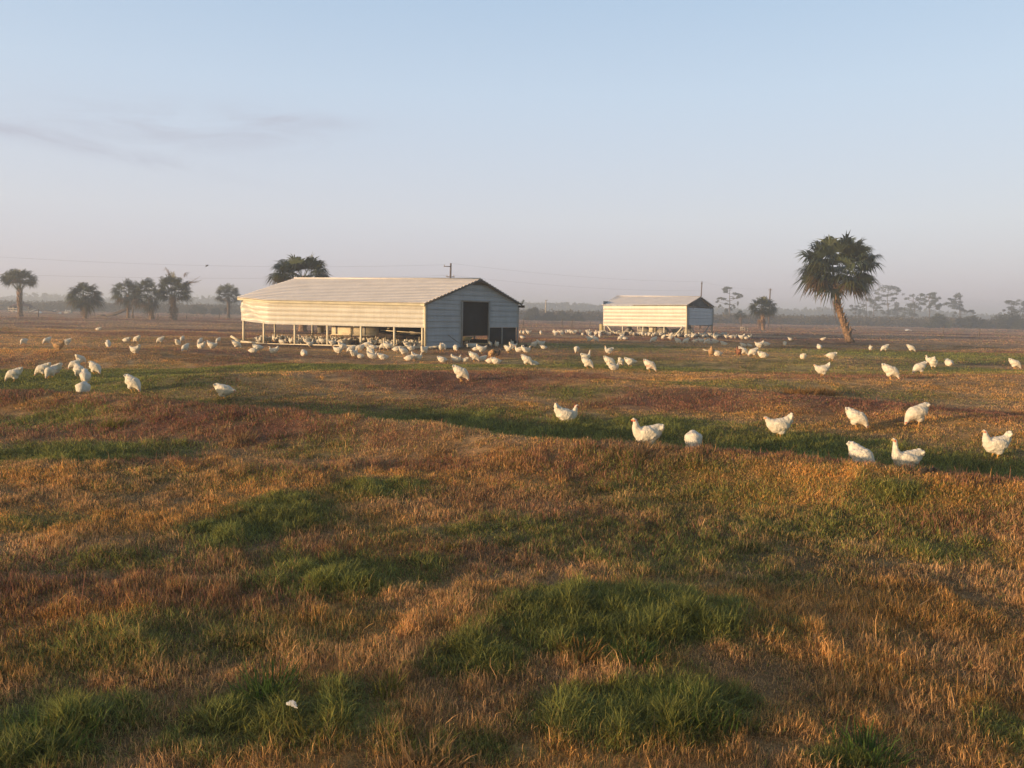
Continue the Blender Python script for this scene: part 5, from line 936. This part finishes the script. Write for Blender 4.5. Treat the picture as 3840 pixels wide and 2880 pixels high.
 (2210, 1283, 'fwd', 20, 1.2, 'white', 'bigger hen of a trio left of the small shed', G_M), (2235, 1283, 'peck', 320, 1.15, 'white', 'right hen of a trio left of the small shed', G_M), (2222, 1275, 'up', 10, 1.1, 'white', 'upright hen of a trio left of the small shed', G_M), (2249, 1267, 'peck', 270, 1.1, 'white', 'single hen between the trio and the small shed flock', G_M),
 (2326, 1278, 'peck', 200, 1.2, 'dirty', 'hen pecking before the left half of the small shed, left one', G_M), (2344, 1274, 'lie', 0, 1.2, 'white', 'hen lying before the left half of the small shed', G_M), (2333, 1268, 'up', 15, 1.1, 'white', 'hen standing behind the pecking one before the small shed', G_M),
 (2450, 1287, 'peck', 188, 1.35, 'white', 'bright hen with spread tail pecking left before the small shed', G_M), (2542, 1291, 'peck', 345, 1.3, 'white', 'left one of two white hens pecking beak to beak', G_M), (2571, 1291, 'peck', 192, 1.3, 'white', 'right one of two white hens pecking beak to beak', G_M),
 (2513, 1276, 'fwd', 190, 1.1, 'white', 'hen before the right brace of the small shed', G_M), (2487, 1273, 'peck', 120, 1.1, 'white', 'hen before the fourth post of the small shed', G_M), (2605, 1284, 'lie', 170, 1.2, 'dirty', 'tan-lit hen lying below the small shed corner', G_M), (2629, 1288, 'mid', 0, 1.1, 'white', 'hen walking right below the small shed corner', G_M),
 (2650, 1292, 'peck', 180, 1.2, 'white', 'left one of three shaded hens below the small shed end', G_M), (2664, 1291, 'lie', 0, 1.3, 'white', 'middle one of three shaded hens below the small shed end', G_M), (2681, 1292, 'fwd', 0, 1.2, 'white', 'right one of three shaded hens below the small shed end', G_M), (2715, 1295, 'lie', 5, 1.25, 'white', 'hen lying right of the three shaded ones', G_M),
 (2667, 1338, 'up', 255, 1.3, 'gold', 'tan hen stretching up with a wing spread to the left', G_M), (2692, 1335, 'lie', 10, 1.3, 'dirty', 'round cream hen lying beside the wing-spreading one', G_M), (2648, 1278, 'lie', 190, 1.2, 'gold', 'yellow-lit hen crouching before the small shed end', G_M), (2682, 1274, 'tall', 200, 1.2, 'white', 'hen with upright neck at the right corner of the small shed', G_M),
 (2724, 1270, 'up', 0, 1.1, 'dirty', 'small hen right of the small shed, first of a loose row', G_M), (2742, 1271, 'fwd', 185, 1.15, 'dirty', 'small hen right of the small shed, second of a loose row', G_M), (2756, 1271, 'up', 20, 1.1, 'dirty', 'small hen right of the small shed, third of a loose row', G_M), (2780, 1274, 'mid', 175, 1.35, 'white', 'bright cream hen ending the loose row right of the small shed', G_M), (2799, 1272, 'lie', 10, 1.3, 'white', 'bright hen close behind the end of the loose row', G_M), (2812, 1271, 'up', 30, 1.1, 'white', 'last upright hen of the bright group right of the small shed', G_M),
 (2788, 1301, 'lie', 0, 1.2, 'white', 'flat shaded hen left of another in the dark green swale', G_M), (2812, 1301, 'lie', 20, .95, 'white', 'small shaded hen in the dark green swale', G_M), (2846, 1308, 'mid', 178, 1.35, 'white', 'hen with raised tail left one of a pair in the green swale', G_M), (2872, 1304, 'fwd', 0, 1.25, 'white', 'hen behind the raised-tail one in the green swale', G_M),
 (2768, 1336, 'up', 100, 1.15, 'brown', 'red-brown hen standing left of a white one in the swale', G_M), (2787, 1332, 'peck', 350, 1.25, 'white', 'white hen touching the red-brown one', G_M), (2823, 1338, 'peck', 185, 1.25, 'white', 'shaded hen pecking left, right of the red-brown pair', G_M), (2863, 1342, 'lie', 0, 1.35, 'white', 'bright fluffed hen right of the red-brown pair', G_M),
 (2943, 1299, 'peckf', 265, 1.15, 'dirty', 'pinkish hen pecking alone left of the big palm', G_M), (2964, 1276, 'lie', 10, 1.15, 'white', 'small bright hen lying far left of the big palm', G_M), (3085, 1276, 'lie', 170, 1.15, 'dirty', 'small hen lying just left of the big palm foot', G_M), (3073, 1309, 'lie', 265, 1.4, 'white', 'round white hen in the dark grass left of the big palm foot', G_M),
 (3011, 1346, 'lie', 80, 1.2, 'white', 'small white lump of a hen below the swale, left of the big palm', G_M), (3116, 1352, 'fwd', 178, 1.2, 'white', 'bright hen stretched low below the big palm', G_M), (3081, 1413, 'mid', 176, 1.2, 'white', 'white hen with raised tail facing left in the right meadow', G_M),
 (3264, 1317, 'up', 80, 1.0, 'white', 'small pale hen in the palm shadow, left of another', G_M), (3316, 1319, 'peck', 190, 1.3, 'white', 'white hen pecking in the palm shadow', G_M), (3416, 1320, 'peck', 340, 1.35, 'white', 'bright yellow-lit hen pecking right beyond the palm shadow', G_M),
 (3339, 1423, 'peck', 335, 1.3, 'dirty', 'bright yellow-lit hen pecking right in the right meadow, nearer one', G_M), (3446, 1404, 'peck', 188, 1.25, 'white', 'white hen pecking left with tail to the right in the right meadow', G_M), (3500, 1384, 'up', 60, 1.35, 'white', 'big white hen seen from behind, looking right', G_M), (3486, 1368, 'up', 130, 1.1, 'dirty', 'hen peeping out behind the big white one', G_M),
 (3559, 1372, 'lie', 265, 1.4, 'white', 'square white lump of a hen right of the pair', G_M), (3805, 1384, 'peck', 340, 1.3, 'white', 'white hen pecking right near the right edge, far meadow', G_M)]
placed = []
for (u, v, pose, yaw, s, c, lab, gp) in HENS:
    p = ground(u, v)
    DD = {1819: 8.95, 1828: 8.95, 1678: 10.2, 1693: 10.0, 1488: 14.6}.get(v)
    if DD: p = at_depth(u, v, DD); p[2] = float(H(p[0], p[1]))
    D = p[1]; hen(p[0], p[1], p[2] - .004, pose, yaw, s * .93, c, lab, gp, 2 if 'red comb' in lab else 1); placed.append((p[0], p[1]))
w = bpy.data.objects['hen']
# spread wing of the tan stretching hen
for o in list(SC.objects):
    if o.get('label') == 'tan hen stretching up with a wing spread to the left':
        mb = MB(); n = 7
        for k in range(n): a = k / (n - 1); mb.beam((.03 - .07 * a, -.06, .23), (-.01 - .14 * a, -.30 + .10 * a, .25 - .04 * a), .06, .014)
        wi = mb.build('wing', None, o); wi.data.materials.append(m_hen); set_col(wi.data, np.tile(FEA, (len(wi.data.vertices), 1)))
PW_ = {'upt': 'cocked-tail', 'up': 'upright', 'tall': 'tall', 'mid': 'walking', 'fwd': 'stretching', 'peck': 'pecking', 'sit': 'resting', 'lie': 'crouched'}
ORD = ['first', 'second', 'third', 'fourth', 'fifth', 'sixth', 'seventh']
QUEUE = []
def crowd(n, fpt, lab, gp, seed, poses, cols, dmin=.2, check=True):
    R = np.random.default_rng(seed); k = 0; tr = 0
    while k < n and tr < n * 60:
        tr += 1; p = fpt(R)
        if check and any((p[0] - a) ** 2 + (p[1] - b) ** 2 < dmin ** 2 for a, b in placed): continue
        placed.append((p[0], p[1])); po = poses[R.integers(len(poses))]; ya = R.uniform(0, 360); w_ = PW_[po] + ' hen facing ' + ('right', 'away', 'left', 'the viewer')[int(((ya + 45) % 360) // 90)]
        QUEUE.append((p[0], p[1], p[2], po, ya, R.uniform(.88, 1.12), cols[R.integers(len(cols))], w_ + ', ' + lab(p), gp, False)); k += 1
def f1(R):
    f = R.uniform(.10, .985) if R.random() < .93 else R.uniform(.02, .12); d = .25 + 3.6 * R.random() ** 1.2; p = S1['o'] + inside(S1, f, d, 0); return np.array([p[0], p[1], max(float(H(p[0], p[1])), p[2])])
def fd(S, p):
    q = p - S['o'] - S['base'][0]; return -(q @ S['wn']), (q @ S['wu']) / S['wl']
def lab1(p):
    d, f = fd(S1, p); return ('front' if d < 1.1 else 'middle' if d < 2.2 else 'back') + ' row, ' + ORD[int(min(max(f, 0), .99) * 6)] + ' bay of the long shed'
def lab2(p):
    d, f = fd(S2, p); return ('before' if d < 0 else 'just under' if d < 1.3 else 'deep under') + ' the small shed, ' + ORD[int(min(max(f, 0), .99) * 4)] + ' bay from left'
def lab3(p): return 'straggling row left of the small shed, ' + ('left end', 'middle', 'right end')[int(min(max((p[0] / p[1] * F - 160) / 62, 0), 2))]
def lab4(p): return 'shaded flock at the end of the small shed, ' + ('left', 'middle', 'right')[int(min(max((p[0] / p[1] * F - 650) / 35, 0), 2))] + ' part'
crowd(118, f1, lab1, 'packed flock under the long shed', 21, ['up', 'up', 'mid', 'peck', 'sit', 'lie', 'fwd'], ['dirty', 'white', 'white', 'dirty', 'gold'][:4])
def gz(p): return np.array([p[0], p[1], float(H(p[0], p[1]))])
def f2(R): f = R.uniform(-.02, 1.05); d = R.uniform(-1.3, 3.0); return gz(S2['o'] + inside(S2, f, d, 0))
crowd(62, f2, lab2, 'dense flock under the small shed', 22, ['up', 'mid', 'peck', 'sit', 'lie', 'fwd'], ['white', 'dirty', 'white'], .26)
def f3(R): u = R.uniform(2080, 2262); p = ground(u, R.uniform(1250, 1259)); return p
crowd(24, f3, lab3, 'row of hens left of the small shed', 23, ['up', 'mid', 'peck', 'lie'], ['white', 'dirty'], .22)
def f4(R): p = S2['o'] + S2['gpt'](R.uniform(-.05, 1.0), 0, R.uniform(.1, 1.4)); return gz(p)
crowd(22, f4, lab4, 'shaded hens at the small shed end', 24, ['up', 'fwd', 'sit', 'lie', 'lie'], ['white'], .24)
# about 300 hens are things of their own, the nearest first; the farthest of the packed birds read as one mass
QUEUE.sort(key=lambda q: math.hypot(q[0], q[1])); NI = max(0, 300 - len(HENS))
same = {}
for i in range(min(NI, len(QUEUE))): same.setdefault(QUEUE[i][7], []).append(i)
for lb, ii in same.items():
    if len(ii) > 1:
        ii.sort(key=lambda i: QUEUE[i][0] / QUEUE[i][1]); ws = ['left', 'right'] if len(ii) == 2 else ['leftmost', 'middle', 'rightmost'] if len(ii) == 3 else ['leftmost', 'second', 'third', 'rightmost']
        for i, w_ in zip(ii, ws): QUEUE[i] = QUEUE[i][:7] + (w_ + ' ' + lb,) + QUEUE[i][8:]
for q in QUEUE[:NI]: hen(*q)
Vs, Ps, Cs, off = [], {3: [], 4: []}, [], 0
for x, y, z, po, ya, s, cl_, lb, gp, cb in QUEUE[NI:]:
    k = (po, cl_)
    if k not in TM: TM[k] = tint(HM[po][0], HM[po][1], cl_, len(TM))
    me = TM[k]; n = len(me.vertices); co = np.empty(n * 3, np.float32); me.vertices.foreach_get('co', co); co = co.reshape(-1, 3) * s; a = math.radians(ya); ca, sa = math.cos(a), math.sin(a)
    Vs.append(np.stack([co[:, 0] * ca - co[:, 1] * sa + x, co[:, 0] * sa + co[:, 1] * ca + y, co[:, 2] + z], 1)); c = np.empty(n * 4, np.float32); me.color_attributes['col'].data.foreach_get('color', c); Cs.append(c.reshape(-1, 4))
    lv = np.empty(len(me.loops), np.int32); me.loops.foreach_get('vertex_index', lv); tot = np.empty(len(me.polygons), np.int32); me.polygons.foreach_get('loop_total', tot); st = np.empty(len(me.polygons), np.int32); me.polygons.foreach_get('loop_start', st)
    for m in (3, 4):
        i = st[tot == m]
        if len(i): Ps[m].append(lv[i[:, None] + np.arange(m)] + off)
    off += n
if Vs:
    me = np_mesh('hen_flock', np.concatenate(Vs), [np.concatenate(Ps[m]) for m in (3, 4) if Ps[m]], True); set_col(me, np.concatenate(Cs)); o = link('hen_flock', me, m_hen); tag(o, 'dense pale flock of small far hens massed around the small shed', 'hen flock', kind='stuff')
# small things in the grass
p = ground(1105, 2703); fe = MB(); n = 9
for k in range(n):
    t = k / (n - 1); w_ = .011 * math.sin(math.pi * min(1, .15 + t * .85)) + .002; c = np.array([-.028 + .056 * t, .006 * math.sin(t * 3), .05 + .006 * math.sin(t * 4)]); d_ = .004 * (k % 2); fe.add([c + [-.004, -w_ - d_, 0], c + [0, 0, .004], c + [-.004, w_ + d_, .001], c + [.009, -w_, -.001], c + [.007, 0, .004], c + [.009, w_, .001]], [(0, 3, 4, 1), (1, 4, 5, 2)])
fe.tube([(-.036, 0, .05), (0, .003, .053), (.03, .005, .052)], .0012, 5); f_ = fe.build('feather', m_white); f_.scale = (.85, .85, .85); f_.location = (p[0], p[1], p[2] + .04); f_.rotation_euler = (.5, .1, -.5); tag(f_, 'small white feather caught in the green grass, lower left', 'feather')
p = ground(3500, 1790); cl = MB(); R = np.random.default_rng(4)
for k in range(5): V, Q = ellips((R.normal(0, .045), R.normal(0, .02), .02 + .02 * R.random()), (.028, .02, .018), R.normal(), 8); cl.add(V, Q)
cl = cl.build('dark_clod', m_junk, None, True); cl.location = tuple(p + [0, 0, .03]); tag(cl, 'small black clod in the grass right of the long-necked hen', 'clod')
# bird in the sky by the wire
p = at_depth(776, 997, 60); bi = MB(); V, Q = ellips((0, 0, 0), (.14, .05, .055), .5); bi.add(V, Q); bi.tube([(-.1, 0, -.06), (-.24, 0, -.13)], [.035, .012], 6); bi.tube([(.1, 0, .06), (.17, 0, .10), (.20, 0, .09)], [.032, .03, .006], 6)
for s in (-1, 1): bi.tube([(.04, s * .03, .02), (-.02, s * .16, .10), (-.12, s * .22, .04)], [.03, .022, .006], 6)
ob = bi.build('tmp', None); md = ob.modifiers.new('r', 'REMESH'); md.mode = 'VOXEL'; md.voxel_size = .012; dg = bpy.context.evaluated_depsgraph_get(); me = bpy.data.meshes.new_from_object(ob.evaluated_get(dg)); bpy.data.objects.remove(ob); ob = link('flying_bird', me, m_junk); ob.location = tuple(p); ob.scale = (.7, .7, .7); ob.rotation_euler = (0, 0, .8); tag(ob, 'small dark bird flying just below the upper power line', 'bird')

# ------------------------------------------------------------------ haze: the morning air
bm_ = MB(); X0, X1, Y0, Y1, Z0, Z1 = -1560, 1560, -340, 1560, -1.8, 18.5
bm_.add([(X0, Y0, Z0), (X1, Y0, Z0), (X1, Y1, Z0), (X0, Y1, Z0), (X0, Y0, Z1), (X1, Y0, Z1), (X1, Y1, Z1), (X0, Y1, Z1)], [(0, 3, 2, 1), (4, 5, 6, 7), (0, 1, 5, 4), (1, 2, 6, 5), (2, 3, 7, 6), (3, 0, 4, 7)])
mh = bpy.data.materials.new('haze_air'); mh.use_nodes = True; nt = mh.node_tree; nt.nodes.clear(); o_ = N(nt, 'ShaderNodeOutputMaterial'); pv = N(nt, 'ShaderNodeVolumePrincipled')
pv.inputs['Color'].default_value = (.74, .85, 1.0, 1); pv.inputs['Density'].default_value = .0018; pv.inputs['Anisotropy'].default_value = .15; nt.links.new(pv.outputs[0], o_.inputs['Volume'])
hz = bm_.build('haze', mh); tag(hz, 'thin morning haze over the whole pasture', 'haze', kind='stuff')
SC.cycles.volume_bounces = 1; SC.cycles.max_bounces = 6; SC.cycles.diffuse_bounces = 3; SC.cycles.transparent_max_bounces = 8
